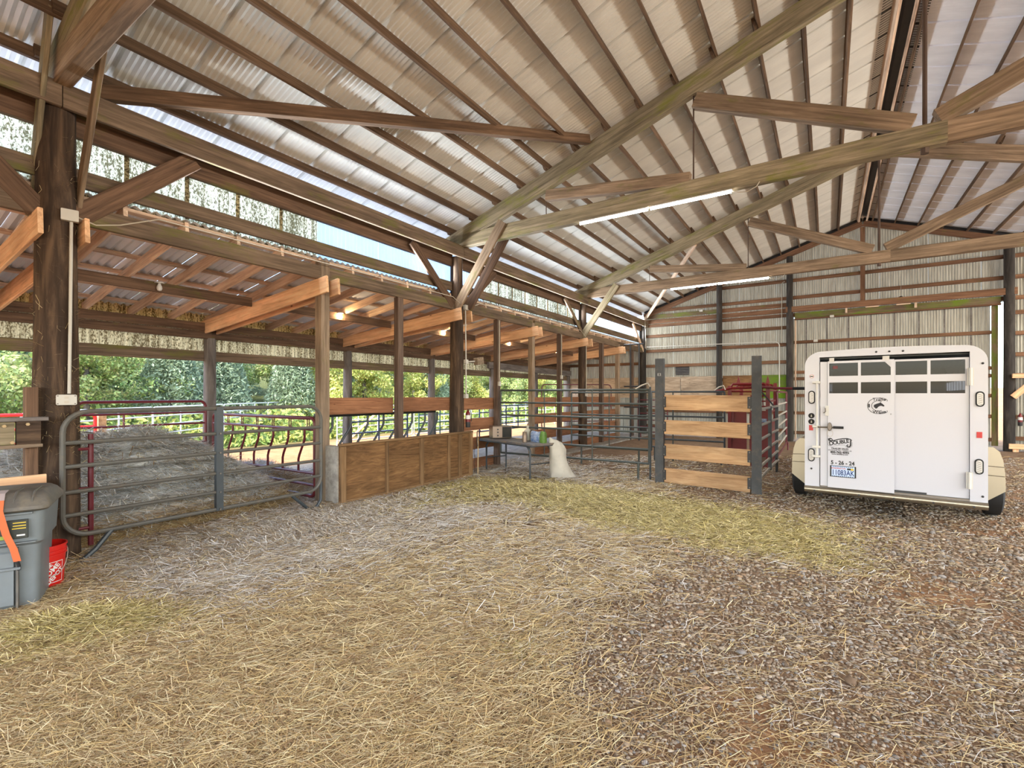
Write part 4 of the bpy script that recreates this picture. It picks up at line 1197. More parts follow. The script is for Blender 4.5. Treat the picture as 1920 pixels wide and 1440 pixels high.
MB().tube([Vector((0.300 + 0.033 * math.cos(a), -0.04, 1.125 + 0.045 * math.sin(a))) for a in [2 * PI * k / 14 for k in range(14)]], 0.0025, 5, closed=True).build('wire_ring', MT['pale'], lt, TM)
tbox('holdback', (0.245, -0.034, 1.36), (0.285, -0.026, 1.50), MT['offwhite'], 0.003)
MB().tube([(0.225, -0.04, 1.40), (0.25, -0.045, 1.42), (0.245, -0.045, 1.47)], 0.006, 6).build('holdback_hook', MT['steel'], tr, TM)
# lamps
def stadium(cx, cz, hw, hh, n=8):
    return [(cx + hw * math.cos(a), cz + (hh - hw) + hw * math.sin(a)) for a in [PI * k / n for k in range(n + 1)]] + \
           [(cx + hw * math.cos(a), cz - (hh - hw) + hw * math.sin(a)) for a in [PI + PI * k / n for k in range(n + 1)]]
for cx, cz in ((0.084, 1.613), (0.080, 0.812), (1.776, 1.598), (1.768, 0.800)):
    lm = MB().prism(stadium(cx, cz, 0.039, 0.092), -0.014, 0.0, TM @ ZX).build('tail_lamp', MT['rubber'], tr)
    MB().prism(stadium(cx, cz, 0.027, 0.076), -0.018, -0.006, TM @ ZX).build('lens', MT['lens'], lm)
    for q in range(6):
        z = cz - 0.055 + 0.022 * q
        MB().prism([(cx - 0.022, z), (cx - 0.018, z + 0.004), (cx + 0.022, z - 0.010), (cx + 0.018, z - 0.014)], -0.0195, -0.017, TM @ ZX).build('lens_rib', MT['steel'], lm)
for cx, cz in ((0.076, 1.188), (1.771, 1.174)):
    tbox('reflector', (cx - 0.024, -0.006, cz - 0.036), (cx + 0.024, 0.0, cz + 0.036), MT['reflector'], 0.002)
for cz in (1.356, 1.274):
    kk = MB().lathe([(0.038, 0), (0.036, 0.008), (0.024, 0.010), (0.022, 0.004)], (0, 0, 0), 16).build('socket', MT['rubber'], tr, TM @ Matrix.Translation((0.080, 0.0, cz)) @ Matrix.Rotation(PI / 2, 4, 'X'), smooth=True)
    MB().prism([(-0.008, -0.016), (0.008, -0.016), (0.004, 0.016), (-0.004, 0.016)], -0.014, -0.008, TM @ Matrix.Translation((0.080, 0, cz)) @ ZX).build('socket_tab', MT['pale'], kk)
for cx, cz in ((0.60, 2.236), (0.80, 2.238), (1.072, 2.236), (1.80, 2.02), (1.80, 0.45), (0.08, 0.62)):
    if cx == 0.60: continue
    MB().lathe([(0.013, 0), (0.012, 0.012), (0.004, 0.016)], (0, 0, 0), 10).build('marker_lamp', MT['black'], tr, TM @ Matrix.Translation((cx, 0.002, cz - 0.03 if cz > 2.1 else cz)) @ Matrix.Rotation(PI / 2, 4, 'X'), smooth=True)
MB().lathe([(0.013, 0), (0.012, 0.012), (0.004, 0.016)], (0, 0, 0), 10).build('marker_lamp', MT['black'], tr, TM @ Matrix.Translation((0.935, 0.002, 2.207)) @ Matrix.Rotation(PI / 2, 4, 'X'), smooth=True)
sk = MB().lathe([(0.026, 0), (0.026, 0.001)], (0, 0, 0), 20).build('round_sticker', MT['platered'], tr, TM @ Matrix.Translation((0.084, -0.001, 1.905)) @ Matrix.Rotation(PI / 2, 4, 'X'))
MB().lathe([(0.022, 0), (0.022, 0.001)], (0, 0, 0), 20).build('sticker_face', MT['stick_w'], sk, TM @ Matrix.Translation((0.084, -0.0022, 1.905)) @ Matrix.Rotation(PI / 2, 4, 'X'))
MB().box((0.066, -0.0045, 1.898), (0.102, -0.0034, 1.912)).build('sticker_bar', MT['decal'], sk, TM)
# fenders and wheels
for side in (-1, 1):
    xi = 0.0 if side < 0 else Wd
    yc = 1.55; ya_, yb_ = 0.93, 2.95
    sx_ = -1 if side < 0 else 1
    sec = [(0.0, 0.965), (0.165, 0.965), (0.225, 0.905), (0.255, 0.80), (0.274, 0.62), (0.278, 0.40)]
    sec = [(xi + sx_ * a, b) for a, b in sec]; n = len(sec)
    m = MB()
    for y in (ya_, yb_): m.v += [(x, y, z) for x, z in sec]
    for y in (ya_, yb_): m.v += [(x - sx_ * 0.006, y, z - 0.012) for x, z in sec]
    for q in range(n - 1):
        m.f += [(q, q + 1, n + q + 1, n + q), (2 * n + q + 1, 2 * n + q, 3 * n + q, 3 * n + q + 1)]
    m.f += [(n - 1, 2 * n - 1, 4 * n - 1, 3 * n - 1)]
    m.build('fender', MT['alu'], tr, TM)
    plate = sec + [(xi, 0.17)]
    for y in (ya_, yb_):
        MB().prism([(x, z) for x, z in plate], y - 0.006, y + 0.006, TM @ ZX).build('fender_plate', MT['alu'], tr)
    for zz in (0.72, 0.60):
        MB().tube([(xi + sx_ * 0.01, ya_ - 0.007, zz), (xi + sx_ * 0.268, ya_ - 0.007, zz - 0.01)], 0.006, 6).build('fender_bead', MT['alu'], tr, TM)
    for yy in (yc - 0.18, yc + 0.92):
        xc = xi - 0.195 if side < 0 else xi + 0.195
        wh = MB().lathe([(0.19, -0.095), (0.30, -0.10), (0.355, -0.075), (0.365, 0), (0.355, 0.075), (0.30, 0.10), (0.19, 0.095)], (0, 0, 0), 26).build('tyre', MT['rubber'], tr, TM @ Matrix.Translation((xc, yy, 0.37)) @ Matrix.Rotation(PI / 2, 4, 'Y'), smooth=True)
        MB().lathe([(0.05, -0.06), (0.19, -0.06), (0.19, 0.06), (0.05, 0.06)], (0, 0, 0), 20).build('wheel_rim', MT['offwhite'], wh, TM @ Matrix.Translation((xc, yy, 0.37)) @ Matrix.Rotation(PI / 2, 4, 'Y'), smooth=True)
MB().box((0.75, Lt, 0.36), (1.09, Lt + 1.1, 0.45), 0.01).build('drawbar', MT['white'], tr, TM)
MB().tube([(0.92, Lt + 1.0, 0.0), (0.92, Lt + 1.0, 0.9)], 0.035, 10).build('jack', MT['steel'], tr, TM)
# decals
FM = TM @ Matrix.Translation((0, -0.0295, 0)) @ Matrix.Rotation(PI / 2, 4, 'X')   # local x right, y up, z out
def ftext(body, size, x, z, mat='decal', bold=0.0, sx=1.0, rot=0.0, nm='lettering'):
    return text(body, size, MT[mat], dl, FM @ Matrix.Translation((x, z, 0)) @ Matrix.Rotation(rot, 4, 'Z'), bold, 0.0005, nm, sx=sx)
def fpoly(poly, nm='decal_shape', mat='decal', z=0.0008):
    return MB().prism(poly, 0.0, z, FM).build(nm, MT[mat], dl)
def ring(cx, cz, rx, rz, a0, a1, w, nm, n=22, mat='decal'):
    o_ = [(cx + (rx) * math.cos(a0 + (a1 - a0) * k / n), cz + (rz) * math.sin(a0 + (a1 - a0) * k / n)) for k in range(n + 1)]
    i_ = [(cx + (rx - w) * math.cos(a0 + (a1 - a0) * k / n), cz + (rz - w) * math.sin(a0 + (a1 - a0) * k / n)) for k in range(n + 1)]
    m = MB(); m.v = [(x, y, 0.0006) for x, y in o_ + i_]
    m.f = [(k, k + 1, n + 2 + k, n + 1 + k) for k in range(n)]
    return m.build(nm, MT[mat], dl, FM)
LCX, LCZ = 0.815, 1.505
ring(LCX, LCZ, 0.108, 0.105, math.radians(52), math.radians(308), 0.006, 'horseshoe_line')
ring(LCX + 0.006, LCZ, 0.072, 0.068, math.radians(58), math.radians(302), 0.006, 'horseshoe_line')
ring(LCX + 0.02, LCZ + 0.070, 0.082, 0.036, math.radians(-20), math.radians(95), 0.005, 'horseshoe_line')
ring(LCX + 0.02, LCZ - 0.070, 0.082, 0.036, math.radians(-95), math.radians(20), 0.005, 'horseshoe_line')
fpoly([(LCX - 0.097, LCZ - 0.022), (LCX - 0.081, LCZ - 0.022), (LCX - 0.081, LCZ + 0.024), (LCX - 0.097, LCZ + 0.024)])
for zz in (LCZ + 0.078, LCZ - 0.078):
    fpoly([(LCX + 0.078 + 0.010 * math.cos(a), zz + 0.010 * math.sin(a)) for a in [2 * PI * k / 10 for k in range(10)]])
ftext('Trails', 0.052, LCX + 0.012, LCZ + 0.082, sx=1.1, bold=0.0008)
ftext('West', 0.052, LCX + 0.012, LCZ - 0.080, bold=0.001, sx=1.1)
ftext('®', 0.02, LCX + 0.135, LCZ - 0.105)
hp = [(-0.050, -0.002), (-0.044, 0.012), (-0.020, 0.024), (0.000, 0.032), (0.012, 0.036), (0.016, 0.050), (0.022, 0.036), (0.036, 0.024), (0.052, 0.008), (0.056, -0.002), (0.050, -0.010), (0.040, -0.008), (0.024, 0.000), (0.010, -0.004), (-0.004, -0.014), (-0.016, -0.032), (-0.030, -0.038), (-0.038, -0.026), (-0.046, -0.020)]
fpoly([(LCX + 0.012 + x * 1.05, LCZ + 0.002 + y * 1.05) for x, y in hp][::-1], 'horse_head')
# dealer badge
BX, BZ = 0.408, 1.005
for i, (chh, x, z, sz) in enumerate((('D', -0.095, -0.020, 0.075), ('O', -0.052, -0.010, 0.068), ('U', -0.010, -0.001, 0.068), ('B', 0.028, 0.008, 0.068), ('L', 0.060, 0.015, 0.068), ('E', 0.088, 0.022, 0.068))):
    ftext(chh, sz, BX + x, BZ + z, bold=0.0022, rot=0.16, sx=0.95)
def ribbon(pts, ws, nm):
    m = MB(); n = len(pts); V = []
    for i, (x, y) in enumerate(pts):
        a, b = pts[max(i - 1, 0)], pts[min(i + 1, n - 1)]
        dx, dy = b[0] - a[0], b[1] - a[1]; l = math.hypot(dx, dy) or 1
        V.append((x - dy / l * ws[i] / 2, y + dx / l * ws[i] / 2, 0.0007)); V.append((x + dy / l * ws[i] / 2, y - dx / l * ws[i] / 2, 0.0007))
    m.v = V; m.f = [(2 * i, 2 * i + 1, 2 * i + 3, 2 * i + 2) for i in range(n - 1)]
    return m.build(nm, MT['decal'], dl, FM)
ribbon([(BX + x, BZ + y) for x, y in ((-0.080, 0.030), (-0.090, 0.044), (-0.105, 0.048), (-0.122, 0.040), (-0.120, 0.024), (-0.100, 0.018), (-0.060, 0.024), (-0.020, 0.040), (0.030, 0.052), (0.080, 0.056), (0.120, 0.048), (0.136, 0.032))],
       [0.008, 0.012, 0.018, 0.022, 0.022, 0.018, 0.013, 0.012, 0.013, 0.014, 0.012, 0.006], 'banner_stroke')
ribbon([(BX + x, BZ + y) for x, y in ((0.122, 0.040), (0.122, 0.0), (0.120, -0.035), (0.108, -0.052), (0.088, -0.052), (0.078, -0.038), (0.088, -0.026), (0.098, -0.032))], [0.014, 0.016, 0.018, 0.018, 0.016, 0.014, 0.012, 0.008], 'hook_stroke')
ribbon([(BX + x, BZ + y) for x, y in ((-0.135, 0.048), (-0.138, 0.0), (-0.130, -0.045), (-0.100, -0.060), (-0.050, -0.048), (0.0, -0.034), (0.055, -0.030), (0.075, -0.060), (0.110, -0.066), (0.136, -0.045), (0.140, 0.01))], [0.003] * 11, 'outline_stroke')
ftext('TRAILER SALES', 0.031, BX, 0.919, sx=0.95, bold=0.0011)
ftext('WOODLAND, WA  |  ALBANY, OR', 0.019, BX, 0.895, sx=0.9, bold=0.0005)
ftext('800-762-4092', 0.037, BX, 0.869, bold=0.0018, sx=1.0)
ftext('www.double-j.com', 0.024, BX, 0.845, bold=0.0008)
ftext('5 - 26 - 24', 0.072, 0.440, 0.728, bold=0.0024, sx=0.86)
# number plate
pf = MB().box((0.300, -0.036, 0.538), (0.588, -0.0285, 0.690), 0.004).build('plate_frame', MT['rubber'], dl, TM)
pb = MB().box((0.316, -0.0385, 0.546), (0.572, -0.035, 0.684), 0.002).build('number_plate', MT['plateblue'], dl, TM)
PM = TM @ Matrix.Translation((0, -0.039, 0)) @ Matrix.Rotation(PI / 2, 4, 'X')
def ptext(b, s, x, z, mat, bold=0, sx=1):
    return text(b, s, MT[mat], pb, PM @ Matrix.Translation((x, z, 0)), bold, 0.0004, 'lettering', sx=sx)
ptext('11083AK', 0.096, 0.444, 0.596, 'navy', 0.0018, 0.68)
ptext('WASHINGTON', 0.026, 0.395, 0.655, 'platered', 0.0008, 0.9)
MB().box((0.490, -0.0397, 0.640), (0.530, -0.0386, 0.664)).build('month_tab', MT['decal'], pb, TM)
MB().box((0.530, -0.0397, 0.636), (0.562, -0.0386, 0.664)).build('year_tab', MT['stick_y'], pb, TM)
for k in range(11):
    MB().box((0.325 + 0.022 * k, -0.0395, 0.548), (0.337 + 0.022 * k, -0.0386, 0.556)).build('frame_print', MT['navy'], pb, TM)
    MB().box((0.330 + 0.021 * k, -0.0395, 0.673), (0.344 + 0.021 * k, -0.0386, 0.680)).build('frame_print', MT['navy'], pb, TM)

# ================================================================== BIN, BUCKET, CRATE
BO = Vector((-5.10, 1.10, 0))
bu = Vector((-0.36, -0.933, 0)).normalized()      # along the front, from the right corner to the left
bv = Vector((bu.y, -bu.x, 0))                      # pointing away from the camera
if bv.x > 0: bv = -bv
BM = Matrix((bu, bv, Vector((0, 0, 1)))).transposed().to_4x4(); BM.translation = BO
bn = empty('storage_bin', M=BM, label='grey plastic storage bin with a dusty lid and orange strap at the left edge', cat='bin')
def taper(m, rects):
    """stack of rounded rectangles (x0,y0,x1,y1,z,r)"""
    V = []; F = []; n = 0
    for (x0, y0, x1, y1, z, r) in rects:
        pts = []
        for cx, cy, a0 in ((x1 - r, y1 - r, 0), (x0 + r, y1 - r, PI / 2), (x0 + r, y0 + r, PI), (x1 - r, y0 + r, 1.5 * PI)):
            for k in range(5):
                a = a0 + PI / 2 * k / 4; pts.append((cx + r * math.cos(a), cy + r * math.sin(a), z))
        n = len(pts); V += pts
    for i in range(len(rects) - 1):
        for k in range(n):
            F.append((i * n + k, i * n + (k + 1) % n, (i + 1) * n + (k + 1) % n, (i + 1) * n + k))
    F.append(tuple(range(n))[::-1]); F.append(tuple((len(rects) - 1) * n + k for k in range(n)))
    return m.add(V, F)
taper(MB(), [(0.0, 0.0, 0.72, 0.46, 0.0, 0.04), (-0.012, -0.03, 0.755, 0.49, 0.505, 0.04), (-0.035, -0.06, 0.805, 0.52, 0.53, 0.05), (-0.045, -0.085, 0.83, 0.55, 0.79, 0.05)]).build('body', MT['bin'], bn, BM, smooth=True)
taper(MB(), [(-0.062, -0.12, 0.85, 0.57, 0.775, 0.06), (-0.075, -0.14, 0.87, 0.59, 0.79, 0.07), (-0.075, -0.14, 0.87, 0.59, 0.815, 0.07), (-0.045, -0.09, 0.825, 0.545, 0.87, 0.09), (-0.02, -0.01, 0.74, 0.46, 0.905, 0.10)]).build('lid', MT['lid'], bn, BM, smooth=True)
for x in (0.02, 0.12, 0.30, 0.5):
    MB().tube([(x, -0.115, 0.83), (x, -0.085, 0.872), (x, -0.005, 0.909), (x, 0.2, 0.912)], 0.008, 6).build('lid_rib', MT['lid'], bn, BM)
# recessed front with ribs, label, handle bar
MB().box((0.02, -0.105, 0.752), (0.70, -0.075, 0.768), 0.004).build('handle_bar', MT['bin'], bn, BM)
MB().box((0.0, -0.105, 0.538), (0.80, -0.062, 0.545), 0.0).build('front_rib', MT['bin'], bn, BM)
MB().box((0.105, -0.05, 0.03), (0.118, -0.012, 0.50), 0.0).build('front_groove', MT['lid'], bn, BM)
MB().box((0.13, -0.045, 0.06), (0.64, -0.018, 0.47), 0.01).build('front_panel', MT['bin'], bn, BM)
lb = MB().box((0.045, -0.096, 0.575), (0.50, -0.078, 0.715), 0.003).build('label', MT['sticker'], bn, BM)
for k, (x0, x1, z0, z1, mt) in enumerate(((0.055, 0.125, 0.690, 0.697, 'stick_y'), (0.055, 0.125, 0.668, 0.675, 'stick_y'), (0.055, 0.13, 0.648, 0.655, 'stick_y'), (0.06, 0.105, 0.595, 0.606, 'stick_w'), (0.17, 0.46, 0.578, 0.605, 'stick_g'), (0.21, 0.25, 0.61, 0.69, 'stick_g'), (0.32, 0.48, 0.66, 0.705, 'stick_y'))):
    MB().box((x0, -0.0985, z0), (x1, -0.0955, z1)).build('label_print', MT[mt], lb, BM)
sp = [(0.205, 0.10, 0.915), (0.20, -0.02, 0.908), (0.19, -0.10, 0.868), (0.185, -0.155, 0.80), (0.155, -0.125, 0.62), (0.12, -0.10, 0.50), (0.105, -0.075, 0.40)]
def strapmesh(pts, w):
    m = MB(); V = []
    for p in pts: V += [(p[0] - w / 2, p[1] - 0.002, p[2] + 0.003), (p[0] + w / 2, p[1] - 0.002, p[2] + 0.003), (p[0] + w / 2, p[1] + 0.002, p[2]), (p[0] - w / 2, p[1] + 0.002, p[2])]
    m.v = V
    for i in range(len(pts) - 1):
        for k in range(4):
            m.f.append((4 * i + k, 4 * i + (k + 1) % 4, 4 * i + 4 + (k + 1) % 4, 4 * i + 4 + k))
    return m
strapmesh(sp[2:], 0.042).build('strap', MT['strap'], bn, BM)
strapmesh(sp[:3], 0.044).build('strap_end', MT['strap_fade'], bn, BM)
MB().tube([(0.105, -0.075, 0.40), (0.10, -0.06, 0.37), (0.10, -0.05, 0.33)], 0.012, 6).build('hook', MT['black'], bn, BM)
MB().box((0.09, -0.07, 0.335), (0.66, -0.04, 0.355), 0.004).build('lower_rib', MT['bin'], bn, BM)

BC = Vector((-5.575, 1.225, 0))
bk = empty('bucket', BC, 'red plastic bucket with white square print beside the grey bin', 'bucket')
MB().lathe([(0.128, 0.0), (0.130, 0.01), (0.146, 0.29), (0.153, 0.292), (0.153, 0.302), (0.147, 0.304), (0.148, 0.318), (0.155, 0.32), (0.155, 0.332), (0.149, 0.334), (0.150, 0.362), (0.157, 0.364), (0.157, 0.378), (0.148, 0.378), (0.143, 0.33), (0.124, 0.012)], BC, 32, True, False).build('body', MT['bucket'], bk, smooth=True)
MB().tube([(BC.x + 0.158 * math.cos(a), BC.y + 0.158 * math.sin(a), 0.33 - 0.20 * math.sin((a + 1.35) * 1.0) ** 2) for a in [-1.35 + PI * k / 18 for k in range(19)]], 0.003, 5).build('bail', MT['pale'], bk)
def wrap(me, ang0, z0, off=0.0015):
    """bend a flat mesh (x right, y up) round the bucket"""
    for v in me.vertices:
        zz = z0 + v.co.y; r = 0.130 + (zz - 0.01) * (0.016 / 0.28) + off
        a = ang0 + v.co.x / r
        v.co = Vector((BC.x + r * math.cos(a), BC.y + r * math.sin(a), zz))
    return me
camang = math.atan2(-BC.y, -BC.x)
a0 = camang + 0.40
def sq_outline(h, w, seg=12):
    m = MB()
    for (x0, y0_, x1, y1_) in ((-h, -h, h, -h), (h, -h, h, h), (h, h, -h, h), (-h, h, -h, -h)):
        for k in range(seg):
            ta, tb = k / seg, (k + 1) / seg
            xa, ya_ = x0 + (x1 - x0) * ta, y0_ + (y1_ - y0_) * ta; xb, yb_ = x0 + (x1 - x0) * tb, y0_ + (y1_ - y0_) * tb
            nx_, ny_ = -(y1_ - y0_) / (2 * h) * w, (x1 - x0) / (2 * h) * w
            m.add([(xa, ya_, 0), (xb, yb_, 0), (xb + nx_, yb_ + ny_, 0), (xa + nx_, ya_ + ny_, 0)], [(0, 1, 2, 3)])
    return m
me = sq_outline(0.088, 0.005).mesh('print_outline', MT['stick_w'])
inst('print_outline', wrap(me, a0, 0.155), I4, bk)
for body, sz, ox, oy in (('THE', 0.042, -0.030, 0.045), ('HOME', 0.056, -0.004, 0.008), ('DEPOT', 0.050, 0.026, -0.034)):
    me = text(body, sz, MT['stick_w'], None, None, 0.0016, 0.0, raw=True)
    R = Matrix.Rotation(PI / 4, 4, 'Z')
    me.transform(Matrix.Translation((ox, oy, 0)) @ R)
    inst('lettering', wrap(me, a0, 0.155), I4, bk)

cr = empty('wooden_box', (-5.95, 0.6, 0), 'open orange-brown wooden box against the log post behind the grey bin', 'box')
beam('top_rail', (-5.82, -0.6, 0.90), (-5.82, 1.30, 0.90), 0.04, 0.09, MT['fir'], cr)
for y in (1.27, -0.55): beam('corner_post', (-5.825, y, 0.0), (-5.825, y, 0.85), 0.06, 0.045, MT['fir'], cr, up=UPX)
for z in (0.74, 0.56, 0.38, 0.20, 0.06): beam('side_board', (-5.86, -0.6, z), (-5.86, 1.28, z), 0.02, 0.17, MT['plank'], cr)
beam('end_board', (-5.84, 1.28, 0.45), (-6.18, 1.28, 0.45), 0.02, 0.85, MT['plank'], cr)
beam('back_board', (-6.2, -0.6, 0.45), (-6.2, 1.28, 0.45), 0.02, 0.85, MT['plank'], cr)
rl = empty('rail_board', (-6.15, 0.7, 1.2), 'weathered mossy rail board fixed left of the cobwebbed log post', 'rail')
beam('board', (-6.14, -0.6, 1.30), (-6.14, 1.16, 1.30), 0.045, 0.21, MT['truss_moss'], rl)
beam('cap', (-6.15, -0.6, 1.425), (-6.15, 1.38, 1.425), 0.12, 0.035, MT['loggrey'], rl)
beam('block', (-6.13, 1.17, 1.30), (-6.13, 1.33, 1.30), 0.05, 0.22, MT['log'], rl)
beam('lower_cap', (-6.14, -0.6, 1.18), (-6.14, 1.34, 1.18), 0.10, 0.03, MT['sqpost'], rl)
for y, z in ((1.09, 1.37), (1.14, 1.22), (1.24, 1.38)):
    MB().tube([(-6.115, y, z), (-6.085, y, z)], 0.014, 6).build('bolt', MT['rope'], rl)
for sy in (1.29,):
    beam('stub', (-6.24, sy, 0.0), (-6.24, sy, 1.72), 0.09, 0.09, MT['brown'], rl, up=UPX)

# ================================================================== TABLE AND THINGS ON IT
tb = empty('folding_table', (-5.3, 8.7, 0), 'dark folding table with slate legs in front of the tube gate', 'table')
tq = lambda s, t, z: Vector((-6.05, 8.95, 0)) + Vector((1.62, -0.52, 0)) * s + Vector((-0.25, -0.62, 0)) * t * -1 * -1 + Vector((0, 0, z))
c4 = [tq(0, 0, 0), tq(1, 0, 0), tq(1, 1, 0), tq(0, 1, 0)]
MB().prism([(p.x, p.y) for p in c4][::-1], 0.665, 0.705).build('top', MT['tabletop'], tb)
MB().tube([p + Vector((0, 0, 0.66)) for p in c4], 0.016, 6, closed=True).build('apron', MT['slate'], tb)
for s in (0.08, 0.92):
    for t in (0.12, 0.88):
        MB().tube([tq(s, t, 0), tq(s, t, 0.3), tq(s, t, 0.56), tq(s + (0.05 if s < 0.5 else -0.05), t, 0.665)], [0.018, 0.018, 0.022, 0.03], 8).build('leg', MT['slate'], tb, smooth=True)
    MB().tube([tq(s, 0.12, 0.30), tq(s, 0.88, 0.30)], 0.012, 6).build('leg_brace', MT['slate'], tb)
ZT = 0.706
def ori(s, t, ang):
    p = tq(s, t, ZT); return Matrix.Translation(p) @ Matrix.Rotation(ang, 4, 'Z')
ov = empty('toaster_oven', M=ori(0.14, 0.45, 0.85), label='brown steel toaster oven with a dark glass door on the folding table', cat='oven')
OM = ori(0.14, 0.45, 0.85)
MB().box((-0.21, -0.16, 0.012), (0.21, 0.17, 0.27), 0.012).build('body', MT['oven'], ov, OM)
MB().box((0.0, -0.175, 0.03), (0.20, -0.16, 0.255), 0.004).build('door', MT['glassdark'], ov, OM)
MB().tube([(0.02, -0.19, 0.235), (0.18, -0.19, 0.235)], 0.008, 6).build('handle', MT['black'], ov, OM)
for z in (0.07, 0.14, 0.20): MB().tube([(-0.10, -0.16, z), (-0.10, -0.18, z)], 0.016, 10).build('knob', MT['black'], ov, OM)
jg = empty('jug', M=ori(0.62, 0.35, 0), label='grimy white plastic jug with a hose on the folding table', cat='jug')
JM = ori(0.62, 0.35, 0)
MB().lathe([(0.07, 0), (0.085, 0.01), (0.085, 0.17), (0.06, 0.22), (0.025, 0.25), (0.025, 0.28)], (0, 0, 0), 16).build('body', MT['jug'], jg, JM, smooth=True)
MB().lathe([(0.03, 0.275), (0.03, 0.305), (0.02, 0.31)], (0, 0, 0), 12).build('cap', MT['jug'], jg, JM, smooth=True)
MB().tube([(0, 0, 0.305), (0.0, 0, 0.34), (0.02, 0, 0.36)], 0.008, 6).build('spout', MT['black'], jg, JM)
MB().tube([Vector((0.12 + 0.045 * math.cos(a), -0.03, 0.14 + 0.085 * math.sin(a))) for a in [2 * PI * k / 18 for k in range(18)]], 0.007, 6, closed=True).build('hose', MT['rubber'], jg, JM)
def bag(name, s, t, ang, w, d, h, mat, lab, cat='bag'):
    M = ori(s, t, ang)
    m = MB(); V = []; n = 14
    for i, (k, sc_) in enumerate(((0, 0.92), (0.15, 1.0), (0.5, 1.0), (0.8, 0.9), (0.95, 0.72), (1.0, 0.6))):
        for q in range(n):
            a = 2 * PI * q / n
            r = 1 / (abs(math.cos(a)) ** 4 + abs(math.sin(a)) ** 4) ** 0.25
            V.append((w / 2 * r * math.cos(a) * (0.96 + 0.04 * sc_), d / 2 * r * math.sin(a) * sc_ ** 1.6, h * k + 0.008 * math.sin(3 * a) * k))
    m.v = V
    for i in range(5):
        for q in range(n): m.f.append((i * n + q, i * n + (q + 1) % n, (i + 1) * n + (q + 1) % n, (i + 1) * n + q))
    m.f.append(tuple(range(n))[::-1]); m.f.append(tuple(5 * n + q for q in range(n)))
    o = m.build(name, mat, None, M, smooth=True)
    return tag(o, lab, cat)
bag('feed_bag', 0.80, 0.40, -0.25, 0.26, 0.14, 0.21, MT['bagblue'], 'blue and white printed bag on the folding table')
bag('feed_bag', 0.93, 0.42, -0.4, 0.13, 0.12, 0.22, MT['baggreen'], 'green printed bag at the right end of the folding table')
o = MB().lathe([(0.05, 0), (0.052, 0.12), (0.045, 0.2), (0.047, 0.205)], (0, 0, 0), 14).build('tin', MT['oven'], None, ori(0.74, 0.7, 0), smooth=True); tag(o, 'brown tin behind the printed bags on the table', 'tin')
m = MB()
cl_pts = []
for i in range(9):
    for j in range(7):
        s = 0.30 + 0.30 * i / 8; t = 0.25 - 0.36 * j / 6
        p = tq(s, max(t, -0.02), ZT + 0.004 + 0.006 * math.sin(i * 1.9 + j))
        if t < -0.02: p.z -= (-0.02 - t) * 0.55; p += Vector((0.012, -0.03, 0)) * (1 + math.sin(i * 2.1))
        cl_pts.append(p)
m.v = [tuple(p) for p in cl_pts]
m.f = [(i * 7 + j, i * 7 + j + 1, (i + 1) * 7 + j + 1, (i + 1) * 7 + j) for i in range(8) for j in range(6)]
tag(m.build('burlap_cloth', MT['burlap'], smooth=True), 'tan burlap cloth hanging over the table edge beside the oven', 'cloth')

# feed sack standing on the floor, folded top leaning
sx, sy = -4.36, 8.42
sk = empty('feed_sack', (sx, sy, 0.0), 'white woven feed sack standing on the straw at the right end of the table', 'sack')
m = MB(); n = 20; V = []
levels = [(0, 0.27, 0.13, 0, 0), (0.05, 0.30, 0.16, 0, 0), (0.16, 0.28, 0.17, -0.02, 0), (0.28, 0.245, 0.16, -0.05, 0.01), (0.40, 0.215, 0.14, -0.075, 0.01), (0.52, 0.205, 0.11, -0.09, 0.02), (0.62, 0.21, 0.085, -0.10, 0.02), (0.68, 0.20, 0.055, -0.11, 0.03), (0.73, 0.17, 0.03, -0.13, 0.03), (0.755, 0.15, 0.012, -0.14, 0.03)]
cu_, cv_ = Vector((0.836, 0.548, 0)), Vector((-0.548, 0.836, 0))
for i, (z, hw, hd, ox, oy) in enumerate(levels):
    for q in range(n):
        a = 2 * PI * q / n
        wr_ = 1 + 0.06 * math.sin(5 * a + 13 * z) + 0.05 * math.sin(9 * a - 19 * z)
        p = Vector((sx, sy, z + (0.012 * math.sin(4 * a) - 0.05 * math.cos(a)) * min(1, z / 0.5))) + cu_ * (hw * 0.78 * math.cos(a) * wr_ + ox * 0.8) + cv_ * (hd * math.sin(a) * wr_ + oy)
        if z < 0.06 and math.cos(a) > 0.4: p += cu_ * 0.10 * (math.cos(a) - 0.4)
        V.append(tuple(p))
m.v = V
for i in range(len(levels) - 1):
    for q in range(n): m.f.append((i * n + q, i * n + (q + 1) % n, (i + 1) * n + (q + 1) % n, (i + 1) * n + q))
m.f.append(tuple(range(n))[::-1]); m.f.append(tuple((len(levels) - 1) * n + q for q in range(n)))
m.build('body', MT['sack'], sk, smooth=True)
MB().tube([Vector((sx, sy, 0.02)) - cu_ * 0.22 - cv_ * 0.06, Vector((sx, sy, 0.012)) - cu_ * 0.30 - cv_ * 0.10, Vector((sx, sy, 0.015)) - cu_ * 0.27 - cv_ * 0.2, Vector((sx, sy, 0.01)) - cu_ * 0.22 - cv_ * 0.24], 0.006, 5).build('tie_string', MT['sack'], sk)

